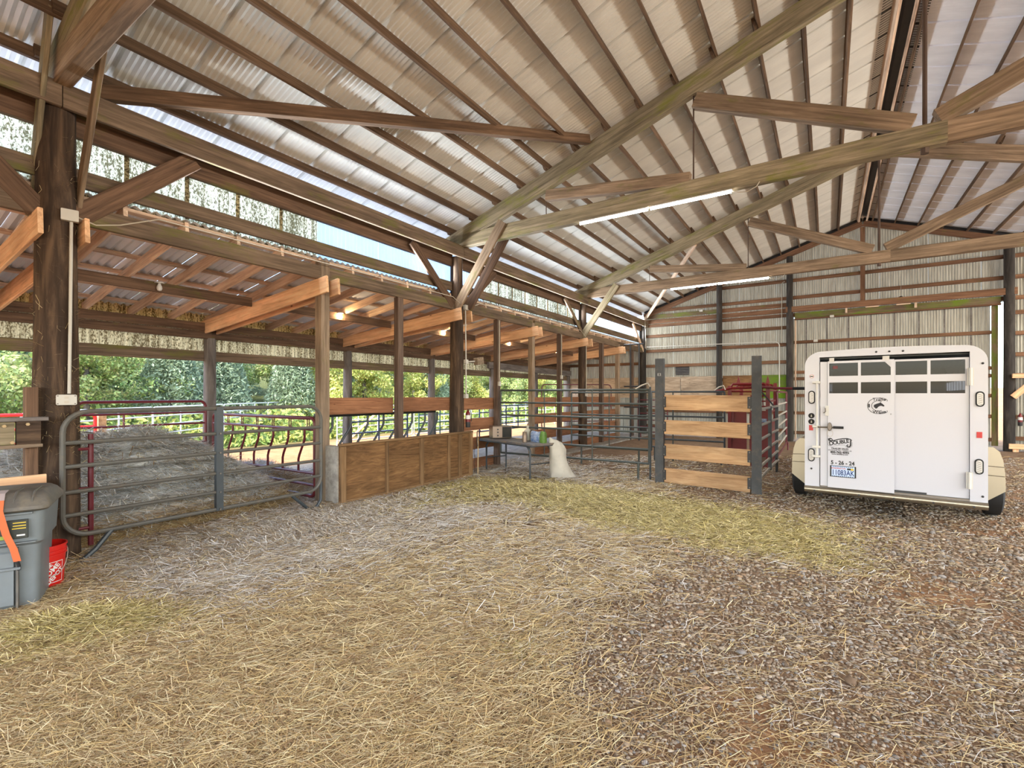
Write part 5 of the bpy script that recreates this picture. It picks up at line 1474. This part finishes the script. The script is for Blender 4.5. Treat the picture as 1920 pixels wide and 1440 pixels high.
# hooked cane and chain leaning on the plank fence
hk = empty('hook_rod', (-5.93, 7.78, 0), 'thin hooked rod standing at the end of the manger', 'rod')
pts = [(-5.93, 7.78, 0.0), (-5.93, 7.79, 0.5), (-5.93, 7.78, 0.78)]
MB().tube(pts, 0.011, 6).build('shaft', MT['rope'], hk)
MB().tube([(-5.93, 7.78, 0.6), (-5.94, 7.775, 0.7), (-5.93, 7.755, 0.80), (-5.93, 7.755, 0.88)] + arc((-5.93, 7.79, 0.88), 0.035, PI, 0, (0, 1, 0), (0, 0, 1), 8) + [(-5.93, 7.825, 0.84)], 0.011, 6).build('hook', MT['black'], hk)
cn = empty('chain', (-6.0, 7.72, 0), 'dark chain hanging beside the hooked rod', 'chain')
for k in range(16):
    z = 0.1 + 0.035 * k
    MB().tube([Vector((-5.955 + 0.012 * math.sin(k), 7.70, z)) + (Vector((0, 0.009, 0)) if k % 2 else Vector((0.009, 0, 0))) * math.cos(a) + Vector((0, 0, 0.022)) * math.sin(a) for a in [2 * PI * q / 8 for q in range(8)]], 0.004, 4, closed=True).build('link', MT['rust'], cn)
st = MB().tube([(-3.05, 2.90, 0.03), (-3.10, 2.85, 0.035), (-3.12, 2.78, 0.03), (-3.06, 2.72, 0.035), (-2.99, 2.74, 0.03)], 0.012, 6).build('metal_strip', MT['rust'])
tag(st, 'small dark bent strip lying on the straw in mid floor', 'scrap')

# fire extinguishers
def extinguisher(p, lab):
    e = empty('fire_extinguisher', p, lab, 'extinguisher', 'fire extinguishers')
    M = Matrix.Translation(p)
    MB().lathe([(0.045, 0), (0.05, 0.02), (0.05, 0.11)], (0, 0, 0), 14, True, False).build('base', MT['black'], e, M, smooth=True)
    MB().lathe([(0.05, 0.11), (0.05, 0.28), (0.035, 0.32), (0.016, 0.34), (0.016, 0.37)], (0, 0, 0), 14, False).build('cylinder', MT['red'], e, M, smooth=True)
    MB().lathe([(0.052, 0.17), (0.052, 0.25)], (0, 0, 0), 14, False, False).build('label', MT['stick_w'], e, M, smooth=True)
    MB().box((-0.012, -0.012, 0.36), (0.06, 0.012, 0.375)).build('handle', MT['steel'], e, M)
    MB().tube([(0, 0, 0.35), (0.06, 0.01, 0.34), (0.085, 0.01, 0.25), (0.075, 0.01, 0.12)], 0.008, 6).build('hose', MT['rubber'], e, M)
extinguisher((-6.17, 7.76, 0.98), 'red fire extinguisher hung on the middle log post')
extinguisher((4.66, YB - 0.22, 0.75), 'red fire extinguisher at the right edge beside the door post')

# ================================================================== ELECTRICAL
ev = empty('conduit_run', (-6.2, 1.5, 1.5), 'pale conduit with two grey boxes running down the cobwebbed log post', 'conduit')
MB().tube([(-6.190, 1.55, 1.66), (-6.195, 1.56, 2.4), (-6.205, 1.57, 3.36)], 0.014, 8).build('pipe', MT['conduit'], ev, smooth=True)
bxm = Matrix.Translation((-6.185, 1.53, 1.60)) @ Matrix.Rotation(-0.25, 4, 'Z')
b1 = MB().box((-0.02, -0.075, -0.05), (0.035, 0.075, 0.05), 0.008).build('outlet_box', MT['conduit'], ev, bxm)
for dz in (-0.022, 0.022): MB().box((0.034, -0.016, dz - 0.012), (0.039, 0.016, dz + 0.012)).build('outlet', MT['pale'], b1, bxm)
for dy in (-0.062, 0.062):
    for dz in (-0.038, 0.038): MB().box((0.034, dy - 0.006, dz - 0.005), (0.038, dy + 0.006, dz + 0.005)).build('screw', MT['steel'], b1, bxm)
MB().box((-0.03, -0.065, -0.055), (0.03, 0.065, 0.055), 0.006).build('junction_box', MT['conduit'], ev, Matrix.Translation((-6.19, 1.555, 3.40)) @ Matrix.Rotation(-0.25, 4, 'Z'))
MB().tube([(-6.19, 1.62, 3.40), (-6.17, 1.75, 3.36), (-6.17, 1.95, 3.42), (-6.19, 2.3, 3.59), (-6.19, 4.4, 3.59), (-6.19, 7.3, 3.59), (-6.16, 7.62, 3.44)], 0.007, 6).build('cable', MT['cable'], ev)
ev2 = empty('conduit_run', (-6.2, 7.7, 1.5), 'white conduit with boxes running down the middle log post', 'conduit')
MB().tube([(-6.205, 7.74, 1.65), (-6.21, 7.745, 2.4), (-6.23, 7.75, 3.40)], 0.013, 8).build('pipe', MT['conduit'], ev2, smooth=True)
for z, s in ((3.44, 0.05), (1.62, 0.045), (2.33, 0.04)):
    MB().box((-0.03, -s, -s), (0.03, s, s), 0.006).build('box', MT['conduit'], ev2, Matrix.Translation((-6.205, 7.74, z)))
MB().tube([(-6.2, 7.8, 3.44), (-6.19, 8.2, 3.59), (-6.19, 10.5, 3.592), (-6.19, 13.2, 3.59), (-6.18, 13.7, 3.36)], 0.007, 6).build('cable', MT['cable'], ev2)
fl = empty('flood_light', (-6.1, 7.9, 2.36), 'small tan flood light box on the right of the middle log post', 'light')
MB().box((-0.05, -0.10, -0.075), (0.05, 0.12, 0.075), 0.01).build('housing', MT['sqpost'], fl, Matrix.Translation((-6.08, 8.0, 2.35)) @ Matrix.Rotation(0.15, 4, 'X'))
MB().tube([(-6.2, 7.78, 2.33), (-6.10, 7.9, 2.34)], 0.015, 6).build('arm', MT['conduit'], fl)
for y, z0, z1, lab in ((9.06, 1.95, 3.36, 'white conduit down the dark square post left of the table'), (12.16, 2.2, 3.36, 'white conduit down the dark square post behind the gate'), (13.68, 1.7, 3.34, 'white conduit down the third log post')):
    e = empty('conduit_pipe', (-6.3, y, z0), lab, 'conduit')
    xx = -6.305 if y < 13 else -6.235
    MB().tube([(xx, y + 0.02, z0), (xx, y + 0.02, z1)], 0.013, 8).build('pipe', MT['cable'], e, smooth=True)
    MB().box((xx - 0.02, y - 0.015, z0 - 0.1), (xx + 0.03, y + 0.055, z0), 0.004).build('box', MT['conduit'], e)
wc = empty('conduit_run', (-3.5, YB - 0.1, 3.6), 'thin grey conduit along the end wall bending down by the green plywood', 'conduit')
MB().tube([(-6.2, YB - 0.28, 3.60), (-3.5, YB - 0.26, 3.57), (-1.56, YB - 0.26, 3.545)] + arc((-1.56, YB - 0.26, 3.395), 0.15, PI / 2, 0, (1, 0, 0), (0, 0, 1), 6) + [(-1.41, YB - 0.26, 1.7)], 0.016, 8).build('pipe', MT['conduit'], wc, smooth=True)
MB().tube([(-1.35, YB - 0.07, 3.5), (-1.35, YB - 0.07, 5.6)] + arc((-1.25, YB - 0.07, 5.6), 0.1, PI, PI / 2, (1, 0, 0), (0, 0, 1), 5), 0.012, 8).build('pipe', MT['cable'], wc, smooth=True)
MB().tube([(-6.15, 19.2, 4.65), (-6.13, 19.25, 3.8), (-6.17, 19.3, 3.55), (-6.2, YB - 0.28, 3.55)], 0.012, 6).build('cable', MT['cable'], wc)
for x, z, lab in ((0.15, 4.33, 'small grey switch box under the door header'), (-0.32, 3.52, 'small grey switch box on the upper door girt'), (-4.10, 4.93, 'small grey box on the mossy girt')):
    o = MB().box((x - 0.06, YB - 0.12, z - 0.04), (x + 0.06, YB - 0.05, z + 0.04), 0.005).build('switch_box', MT['conduit']); tag(o, lab, 'box')
sd = empty('hanger_spike', (2.0, YB - 0.2, 4.8), 'thin dark spike standing on the door header', 'spike')
MB().tube([(1.98, YB - 0.17, 4.77), (1.98, YB - 0.17, 5.12)], 0.008, 6).build('shaft', MT['steel'], sd)
MB().lathe([(0.06, 0.0), (0.02, 0.03)], (1.98, YB - 0.17, 4.768), 10).build('base', MT['black'], sd)
rk = empty('timber_rack', (4.6, YB - 0.2, 0), 'pale timber rack right of the door post', 'rack')
beam('top_board', (4.48, YB - 0.30, 2.19), (6.4, YB - 0.30, 2.19), 0.09, 0.13, MT['fir'], rk)
beam('low_board', (4.40, YB - 0.34, 0.16), (6.4, YB - 0.34, 0.16), 0.05, 0.15, MT['fir'], rk)
beam('brace', (4.50, YB - 0.28, 1.58), (5.0, YB - 0.28, 2.13), 0.045, 0.16, MT['fir'], rk)
beam('foot', (4.55, YB - 0.25, 0.0), (4.55, YB - 0.25, 0.09), 0.12, 0.12, MT['fir'], rk, up=UPX)

# lit tube fixtures under the trusses
def tube_light(y, x0, x1, label):
    e = empty('tube_light', ((x0 + x1) / 2, y, 4.62), label, 'light', 'LED tube lights')
    xm = (x0 + x1) / 2
    for a, b in ((x0, xm - 0.012), (xm + 0.012, x1)):
        MB().box((a, y - 0.03, 4.617), (b, y + 0.03, 4.637), 0.004).build('housing', MT['offwhite'], e)
        MB().tube([(a + 0.01, y, 4.600), (b - 0.01, y, 4.600)], 0.019, 10).build('tube', MT['tube_on'], e, smooth=True)
    MB().tube([(x1, y, 4.61), (x1 + 0.08, y, 4.57), (x1 + 0.2, y, 4.55), (x1 + 0.32, y, 4.60), (x1 + 0.36, y, 4.66)], 0.006, 6).build('cord', MT['cable'], e)
tube_light(7.58, -3.57, -1.15, 'lit LED tube light under the nearest full truss, the longer-looking one')
tube_light(13.70, -3.66, -1.22, 'lit LED tube light under the farther truss near the end wall')
tube_light(7.58, 3.2, 5.6, 'lit LED tube light added out of view on the right half of the nearest full truss')  # this and the next are unseen, added for more light
tube_light(13.70, 3.4, 5.8, 'lit LED tube light added out of view on the right half of the farther truss')
# bulbs in the lean-to
for y, lab in ((6.08, 'lit bulb hanging under the lean-to beam, first from the square post'), (9.15, 'lit bulb under the lean-to beam left of the middle log post'), (12.13, 'lit bulb under the lean-to right of the middle log post'), (15.2, 'small lit bulb deep in the lean-to'), (18.2, 'farthest lit bulb near the end wall of the lean-to'), (3.0, 'unlit porcelain bulb holder on the dark lean-to beam')):
    e = empty('bulb_lamp', (-8.05, y, 3.2), lab, 'light', 'lean-to bulb lamps')
    MB().lathe([(0.06, 0.055), (0.06, 0.065), (0.035, 0.08)], (-8.045, y, 3.2), 14).build('holder', MT['offwhite'], e, smooth=True)
    MB().lathe([(0.004, -0.055), (0.025, -0.048), (0.036, -0.02), (0.033, 0.01), (0.018, 0.04), (0.016, 0.06)], (-8.045, y, 3.2), 14).build('bulb', MT['bulb_on'] if y > 4 else MT['offwhite'], e, smooth=True)

# ================================================================== HAY, STRAW, STONES
def in_view(x, y, margin=0.35):
    """keep what the camera or a step to the side of it can see"""
    fx, fy = -0.5483, 0.8363; rx, ry = 0.8363, 0.5483
    d = x * fx + y * fy; u = (x * rx + y * ry)
    return (d > 1.2) & (np.abs(u) < d * 1.12 + margin + 0.4)

def straws(P, L, Wd_, az, tilt, curl, cols, hz=0.0):
    n = len(P)
    d = np.stack([np.cos(az), np.sin(az), np.zeros(n)], 1)
    s = np.stack([-np.sin(az), np.cos(az), np.zeros(n)], 1)
    up = np.array([0, 0, 1.0])
    V = np.zeros((n, 6, 3), np.float32)
    for k, t in enumerate((-0.5, 0.0, 0.5)):
        c = P + d * (L * t)[:, None] * np.cos(tilt)[:, None] + up * (L * t * np.sin(tilt))[:, None] + s * (curl * L * (t * t * 4 - 0.4) * 0.5)[:, None] + up * ((0.25 - t * t) * L * 0.12)[:, None]
        V[:, 2 * k] = c - s * Wd_[:, None] / 2
        V[:, 2 * k + 1] = c + s * Wd_[:, None] / 2 + up * (Wd_ * 0.25)[:, None]
    i = (np.arange(n) * 6)[:, None]
    F = np.concatenate([i + np.array([[0, 1, 3, 2]]), i + np.array([[2, 3, 5, 4]])], 0)
    return V.reshape(-1, 3), F, np.repeat(cols, 6, 0)

PAL_G = np.array([lin(216, 194, 144), lin(200, 174, 122), lin(232, 214, 172), lin(176, 148, 106), lin(210, 192, 156), lin(154, 126, 92)])
PAL_P = np.array([lin(222, 216, 208), lin(200, 190, 176), lin(236, 232, 228), lin(182, 166, 144), lin(208, 194, 168), lin(150, 130, 104)])  # pale straw; near the gate it carries cold sky light in its colour
PAL_SKYLIT = np.array([lin(232, 236, 240), lin(214, 220, 224), lin(196, 198, 198), lin(240, 242, 244), lin(160, 160, 154), lin(218, 214, 202)])  # bluish white for the pile top: missing sky light put into the colour
PAL_H = np.array([lin(204, 188, 126), lin(186, 170, 106), lin(222, 208, 152), lin(160, 144, 86), lin(228, 212, 164), lin(130, 112, 72)])
def pick(pal, n): return np.clip(pal[rng.integers(0, len(pal), n)] * rng.uniform(0.6, 1.3, (n, 1)), 0, 0.92)

# loose straw over the floor: density falls with distance so it reads evenly
def scatter(n, ymax=13.0):
    """sample ground points with density ~ 1/d^2 inside the view fan"""
    d = np.exp(rng.uniform(math.log(1.9), math.log(ymax), n * 2))
    u = rng.uniform(-1.2, 1.75, n * 2)
    x = -0.5483 * d + 0.8363 * d * u; y = 0.8363 * d + 0.5483 * d * u
    k = (x > -6.6) & (x < 8) & (y < 19.3)
    return x[k], y[k], d[k]
x, y, d = scatter(290000)
s, h, g, b = zones(x, y)
keep = rng.random(len(x)) < np.clip(0.95 * s * (1 - 0.75 * b) + 0.06 * g + 1.0 * h, 0, 1) * (0.75 + 0.5 * bumps(x * 2.2, y * 2.2))
x, y, d, s, h, g = (q[keep] for q in (x, y, d, s, h, g))
n = len(x)
P = np.stack([x, y, hgt(x, y) + rng.uniform(0.002, 0.032, n) * (0.35 + s)], 1)
pal = pick(PAL_G, n)
tp_ = sm(-3.2, -4.6, x) * sm(1.2, 2.0, y) + 0.35 * sm(2.0, 4.0, y)  # more pale straw toward the gate, sky light put into its colour
palp = pick(PAL_P, n); pm = (rng.random(n) < np.clip(tp_, 0, 0.85))[:, None]
pal = np.where(pm, palp, pal)
hm = (rng.random(n) < h * 0.9)[:, None]
pal = np.where(hm, pick(PAL_H, n), pal)
Lw = rng.uniform(0.06, 0.24, n) * np.where(h > 0.5, 0.7, 1.0); Ww = np.maximum(0.0022, 0.0011 * d) * rng.uniform(0.7, 1.3, n)
az = rng.normal(0.75, 0.7, n) + 0.6 * bumps(x * 0.7 + 1, y * 0.7) + np.where(rng.random(n) < 0.35, rng.uniform(0, PI, n), 0)
V, F, C = straws(P, Lw, Ww, az, rng.normal(0, 0.16, n), rng.normal(0, 0.35, n), pal)
o = place(bpy.data.objects.new('loose_straw', np_mesh('loose_straw', V, F, M_STRAW, C)), I4)
tag(o, 'loose golden straw and hay scattered over the dirt floor', 'straw', kind='stuff')
STRAW_N = n

# raked ridge by the bin and other thicker drifts
def drift(cx, cy, sx_, sy_, a, n, hmax, pal, name, label):
    u = rng.normal(0, 0.55, n); v = rng.normal(0, 0.55, n)
    c, s_ = math.cos(a), math.sin(a)
    X = cx + u * sx_ * c - v * sy_ * s_; Y = cy + u * sx_ * s_ + v * sy_ * c
    Z = hgt(X, Y) + hmax * np.exp(-(u ** 2 + v ** 2) * 0.9) * rng.random(n) ** 0.6
    dd = np.maximum(1.8, np.hypot(X, Y))
    V, F, C = straws(np.stack([X, Y, Z], 1), rng.uniform(0.06, 0.2, n), np.maximum(0.0024, 0.0010 * dd), rng.normal(a, 0.8, n), rng.normal(0, 0.3, n), rng.normal(0, 0.5, n), pick(pal, n))
    o = place(bpy.data.objects.new(name, np_mesh(name, V, F, M_STRAW, C)), I4)
    return tag(o, label, 'hay', kind='stuff')
drift(-4.25, 1.12, 0.75, 0.42, 0.9, 7000, 0.07, PAL_H, 'hay_drift', 'low ridge of greenish hay in front of the grey bin')
drift(-3.45, 0.85, 0.9, 0.6, 0.7, 9000, 0.03, PAL_G, 'hay_drift', 'golden straw drift in the lower left foreground')
drift(-1.70, 2.55, 0.22, 0.13, 0.4, 500, 0.03, PAL_H, 'hay_drift', 'small clump of pale green hay on bare dirt in mid foreground')
drift(-3.6, 6.9, 1.9, 0.9, -0.1, 9000, 0.06, PAL_H, 'hay_drift', 'broad greenish hay drift in front of the table and sack')
drift(-1.2, 6.5, 1.4, 1.0, 0.1, 6000, 0.03, PAL_H, 'hay_drift', 'thin greenish hay drift in front of the plank gate')
drift(-5.3, 3.4, 0.8, 2.0, 0.0, 14000, 0.05, PAL_P, 'hay_drift', 'pale grey straw drift, lightened for sky light, along the foot of the long tube gate')

# wisps of hay caught on the near post
n = 420
a_ = rng.uniform(-2.6, 1.4, n); z_ = np.concatenate([rng.normal(1.45, 0.22, n // 2), rng.uniform(0.3, 4.2, n - n // 2)])
r_ = 0.192 - 0.009 * z_
Pw = np.stack([-6.38 + r_ * np.cos(a_), 1.5 + r_ * np.sin(a_), z_], 1)
V, F, C = straws(Pw, rng.uniform(0.05, 0.16, n), rng.uniform(0.002, 0.004, n), a_ + PI / 2 + rng.normal(0, 0.5, n), rng.normal(0, 0.8, n), rng.normal(0, 0.8, n), pick(PAL_G * 0.8, n))
near_post = bpy.data.objects['log_post']
o = inst('hay_wisps', np_mesh('hay_wisps', V, F, M_STRAW, C), I4, near_post); o['kind'] = 'stuff'

# hay pile behind the gate
def pile_h(x, y):
    h = 0.92 * gauss(x, y, -8.05, 2.35, 1.15, 0.85, 0.2) + 0.50 * gauss(x, y, -8.0, 3.55, 1.0, 0.8) + 0.42 * gauss(x, y, -8.7, 4.7, 0.9, 0.7) + 0.45 * gauss(x, y, -7.2, 2.6, 0.55, 0.8) + 0.30 * gauss(x, y, -7.1, 3.5, 0.5, 0.5) + 0.7 * gauss(x, y, -7.6, 1.4, 1.0, 0.7)
    h = h * sm(-6.42, -6.75, x)
    return h * (1 + 0.16 * bumps(x * 2.2, y * 2.2)) + 0.03 * bumps(x * 5, y * 5) - 0.07
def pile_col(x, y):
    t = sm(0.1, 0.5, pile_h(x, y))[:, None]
    return (lin(150, 122, 84)[None, :] * (1 - t) + lin(192, 192, 188)[None, :] * t) * (1 + 0.16 * bumps(x * 2.3, y * 2.3))[:, None]  # top paler than the foot: sky light painted in
hp_ = empty('hay_pile', (-7.8, 2.8, 0), 'big loose pile of golden hay, sky light painted pale on its top, behind the long tube gate', 'hay pile')
inst('core', grid_mesh('core', np.arange(-9.7, -6.25, 0.06), np.arange(0.4, 6.2, 0.06), pile_h, M_GROUND, pile_col), I4, hp_)
n = 85000
X = rng.uniform(-9.7, -6.3, n); Y = rng.uniform(0.5, 5.6, n)
Z = pile_h(X, Y); k = Z > 0.02; X, Y, Z = X[k], Y[k], Z[k]; n = len(X)
wisp = np.where((rng.random(n) < 0.9 * sm(0.05, 0.45, Z + 0.2 * bumps(X * 2, Y * 2)))[:, None], pick(PAL_SKYLIT, n), pick(PAL_G * 0.85, n))
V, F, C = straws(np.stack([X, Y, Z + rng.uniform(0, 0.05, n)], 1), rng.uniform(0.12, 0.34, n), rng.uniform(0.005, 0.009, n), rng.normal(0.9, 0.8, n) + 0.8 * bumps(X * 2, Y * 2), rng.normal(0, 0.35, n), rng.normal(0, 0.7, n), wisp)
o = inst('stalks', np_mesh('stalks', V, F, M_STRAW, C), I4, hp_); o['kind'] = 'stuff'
# straw on the lean-to floor
n = 16000
X = rng.uniform(-9.6, -6.3, n); Y = rng.uniform(3.0, 7.6, n)
Z = np.maximum(hgt(X, Y), 0)
V, F, C = straws(np.stack([X, Y, Z + rng.uniform(0.004, 0.04, n)], 1), rng.uniform(0.1, 0.25, n), rng.uniform(0.006, 0.010, n), rng.uniform(0, PI, n), rng.normal(0, 0.25, n), rng.normal(0, 0.5, n), pick(PAL_P, n))
tag(place(bpy.data.objects.new('loose_straw', np_mesh('loose_straw', V, F, M_STRAW, C)), I4), 'pale straw bedding on the lean-to floor behind the gate', 'straw', kind='stuff')

# gravel
ICO_V = []; t_ = (1 + 5 ** 0.5) / 2
for a, b in ((-1, t_), (1, t_), (-1, -t_), (1, -t_)): ICO_V.append((a, b, 0))
for a, b in ((-1, t_), (1, t_), (-1, -t_), (1, -t_)): ICO_V.append((0, a, b))
for a, b in ((t_, -1), (t_, 1), (-t_, -1), (-t_, 1)): ICO_V.append((a, 0, b))
ICO_V = np.array(ICO_V) / math.hypot(1, t_)
ICO_F = np.array([(0, 11, 5), (0, 5, 1), (0, 1, 7), (0, 7, 10), (0, 10, 11), (1, 5, 9), (5, 11, 4), (11, 10, 2), (10, 7, 6), (7, 1, 8), (3, 9, 4), (3, 4, 2), (3, 2, 6), (3, 6, 8), (3, 8, 9), (4, 9, 5), (2, 4, 11), (6, 2, 10), (8, 6, 7), (9, 8, 1)])
def stones(x, y, size, cols):
    n = len(x)
    a = rng.uniform(0, 2 * PI, n); ca, sa = np.cos(a), np.sin(a)
    sc_ = np.stack([size * rng.uniform(0.8, 1.3, n), size * rng.uniform(0.6, 1.0, n), size * rng.uniform(0.4, 0.7, n)], 1)
    v = ICO_V[None] * (1 + rng.uniform(-0.18, 0.18, (n, 12, 1))) * sc_[:, None, :]
    X = v[:, :, 0] * ca[:, None] - v[:, :, 1] * sa[:, None]; Y = v[:, :, 0] * sa[:, None] + v[:, :, 1] * ca[:, None]
    Z = v[:, :, 2] + (hgt(x, y) + size * 0.22)[:, None]
    V = np.stack([X + x[:, None], Y + y[:, None], Z], 2).reshape(-1, 3)
    F = (np.arange(n)[:, None, None] * 12 + ICO_F[None]).reshape(-1, 3)
    return V, F, np.repeat(cols, 12, 0)
x, y, d = scatter(310000, 12.5)
s, h, g, b = zones(x, y)
keep = rng.random(len(x)) < np.clip(g * 0.75 * (1 - 0.72 * b) + 0.06 * s * sm(-3.4, -2.0, x), 0, 1)
x, y, d = x[keep], y[keep], d[keep]
if len(x) > 72000:
    x, y, d = x[:72000], y[:72000], d[:72000]
n = len(x)
PAL_S = np.array([lin(152, 134, 114), lin(140, 122, 102), lin(160, 146, 128), lin(130, 112, 94), lin(150, 144, 138), lin(150, 124, 98), lin(172, 158, 140), lin(122, 100, 80)])
size = np.clip(0.0030 * d, 0.0072, 0.0145) * np.exp(rng.normal(0, 0.32, n))
V, F, C = stones(x, y, size, pick(PAL_S, n))
o = place(bpy.data.objects.new('gravel', np_mesh('gravel', V, F, M_STONE, C, True)), I4)
tag(o, 'brown and grey gravel stones covering the right side of the floor', 'gravel', kind='stuff')

# ================================================================== TREES AND BRUSH OUTSIDE
def leaves(P, size, cols, flat=0.0, asp=1.6):
    n = len(P)
    a = rng.normal(size=(n, 3)); a /= np.linalg.norm(a, axis=1)[:, None]
    b = rng.normal(size=(n, 3)); b -= a * (a * b).sum(1)[:, None]; b /= np.linalg.norm(b, axis=1)[:, None]
    L = (size * asp)[:, None] * a; Wv = size[:, None] * b
    V = np.stack([P - L * 0.5, P + Wv * 0.45, P + L * 0.5, P - Wv * 0.45], 1).reshape(-1, 3)
    F = np.arange(n * 4).reshape(-1, 4)
    return V, F, np.repeat(cols, 4, 0)
def tree_proto(kind, seed):
    global rng
    keep_rng = rng; rng = np.random.default_rng(seed)
    if kind == 'fir':
        H = 6.5; n = 15000
        t = rng.random(n) ** 0.75; z = 0.25 + t * (H - 0.25)
        rr = (1 - t) * 1.9 + 0.12
        br = np.floor(rng.random(n) * 9) * 2 * PI / 9 + np.floor(t * 16) * 0.7
        a = br + rng.normal(0, 0.28, n); r = rr * rng.random(n) ** 0.45
        P = np.stack([r * np.cos(a), r * np.sin(a), z - 0.28 * r + rng.normal(0, 0.06, n)], 1)
        cols = lin(138, 154, 124)[None] * rng.uniform(0.55, 1.5, (n, 1)) * np.array([1, 1, 1]) + lin(40, 60, 50)[None] * 0.2
        V, F, C = leaves(P, rng.uniform(0.05, 0.11, n), cols, asp=2.8)
    else:
        H = 5.2; nb = 44; n = 13000
        cx = rng.normal(0, 0.95, nb); cy = rng.normal(0, 0.95, nb); cz = rng.uniform(0.5, H - 0.6, nb)
        sc_ = rng.uniform(0.35, 0.75, nb)
        i = rng.integers(0, nb, n)
        v = rng.normal(size=(n, 3)); v /= np.linalg.norm(v, axis=1)[:, None]
        v *= (sc_[i] * rng.random(n) ** 0.3)[:, None]
        P = np.stack([cx[i] + v[:, 0], cy[i] + v[:, 1], np.maximum(0.1, cz[i] + v[:, 2] * 0.8)], 1)
        base = {'alder': lin(156, 170, 108), 'yellow': lin(184, 188, 108), 'dark': lin(124, 146, 98)}[kind]
        cols = base[None] * rng.uniform(0.6, 1.4, (n, 1)) * (1 + rng.normal(0, 0.08, (n, 3)))
        V, F, C = leaves(P, rng.uniform(0.06, 0.12, n), np.clip(cols, 0, 1))
    me = np_mesh('foliage', V, F, M_LEAF, C)
    trunk = MB().tube([(0, 0, -0.4), (0.05, 0, H * 0.4), (0, 0.05, H * 0.8), (0, 0, H * 0.97)], [0.13, 0.10, 0.05, 0.015], 8).mesh('trunk', MT['loggrey'], True)
    rng = keep_rng
    return me, trunk
protos = {'fir': [tree_proto('fir', 1), tree_proto('fir', 2)], 'alder': [tree_proto('alder', 3), tree_proto('alder', 4)], 'yellow': [tree_proto('yellow', 5)], 'dark': [tree_proto('dark', 6)]}
TLAB = {'fir': 'grey-green fir tree in the wood beyond the paddock', 'alder': 'mid green broadleaf tree in the wood beyond the paddock', 'yellow': 'yellow-green bushy tree in the sun beyond the paddock', 'dark': 'dark green broadleaf tree in the wood beyond the paddock'}
def plant(kind, x, y, s):
    z = float(out_h(np.array([x]), np.array([y]))[0])
    f, t = protos[kind][rnd.randrange(len(protos[kind]))]
    M = Matrix.Translation((x, y, z)) @ Matrix.Rotation(rnd.uniform(0, 6.28), 4, 'Z') @ Matrix.Scale(s, 4)
    e = empty('fir_tree' if kind == 'fir' else 'broadleaf_tree', M=M, label=TLAB[kind], cat='tree', group={'fir': 'fir trees beyond the paddock', 'alder': 'green trees beyond the paddock', 'yellow': 'yellow-green trees beyond the paddock', 'dark': 'dark trees beyond the paddock'}[kind])
    inst('foliage', f, M, e); inst('trunk', t, M, e)
T = []
# nearer row: along a line from the left edge to the far end, view fan only
for k in range(22):
    yy = 3.0 + 2.35 * k
    kind = 'alder' if k < 1 else ('fir' if k in (2, 3, 4, 8) else ('yellow' if k in (5, 6, 7, 10, 13, 16) else 'alder'))
    T.append((kind, -19.6 - rnd.uniform(0, 1.5), yy + rnd.uniform(-0.5, 0.5), rnd.uniform(0.72, 0.95)))
for k in range(18):
    yy = 2.0 + 3.0 * k
    T.append((('fir', 'fir', 'dark', 'fir', 'alder')[k % 5], -23.5 - rnd.uniform(0, 2), yy + rnd.uniform(-0.8, 0.8), rnd.uniform(0.9, 1.1)))
for k in range(14):
    yy = 2.0 + 4.2 * k
    T.append((('fir', 'dark', 'fir')[k % 3], -28 - rnd.uniform(0, 3), yy + rnd.uniform(-1, 1), rnd.uniform(1.0, 1.15)))
for k in range(7):
    T.append((('alder', 'fir')[k % 2], -17.5 - 1.6 * k, 48 + rnd.uniform(-2, 2), 1.05))
for q in T: plant(*q)
# brush at the foot of the wood
n = 26000
Y = rng.uniform(1, 52, n); X = -16.2 - rng.random(n) ** 1.3 * 4.0
Z = out_h(X, Y) + rng.random(n) ** 1.3 * (0.75 + 0.35 * bumps(X, Y)) * sm(-15.6, -17.4, X)
cols = np.where((rng.random(n) < 0.35)[:, None], lin(184, 184, 100)[None], lin(124, 146, 78)[None]) * rng.uniform(0.6, 1.35, (n, 1))
V, F, C = leaves(np.stack([X, Y, Z], 1), rng.uniform(0.07, 0.16, n), np.clip(cols, 0, 1), asp=2.2)
tag(place(bpy.data.objects.new('undergrowth', np_mesh('undergrowth', V, F, M_LEAF, C)), I4), 'sunlit green brush at the foot of the wood behind the corral panels', 'undergrowth', kind='stuff')
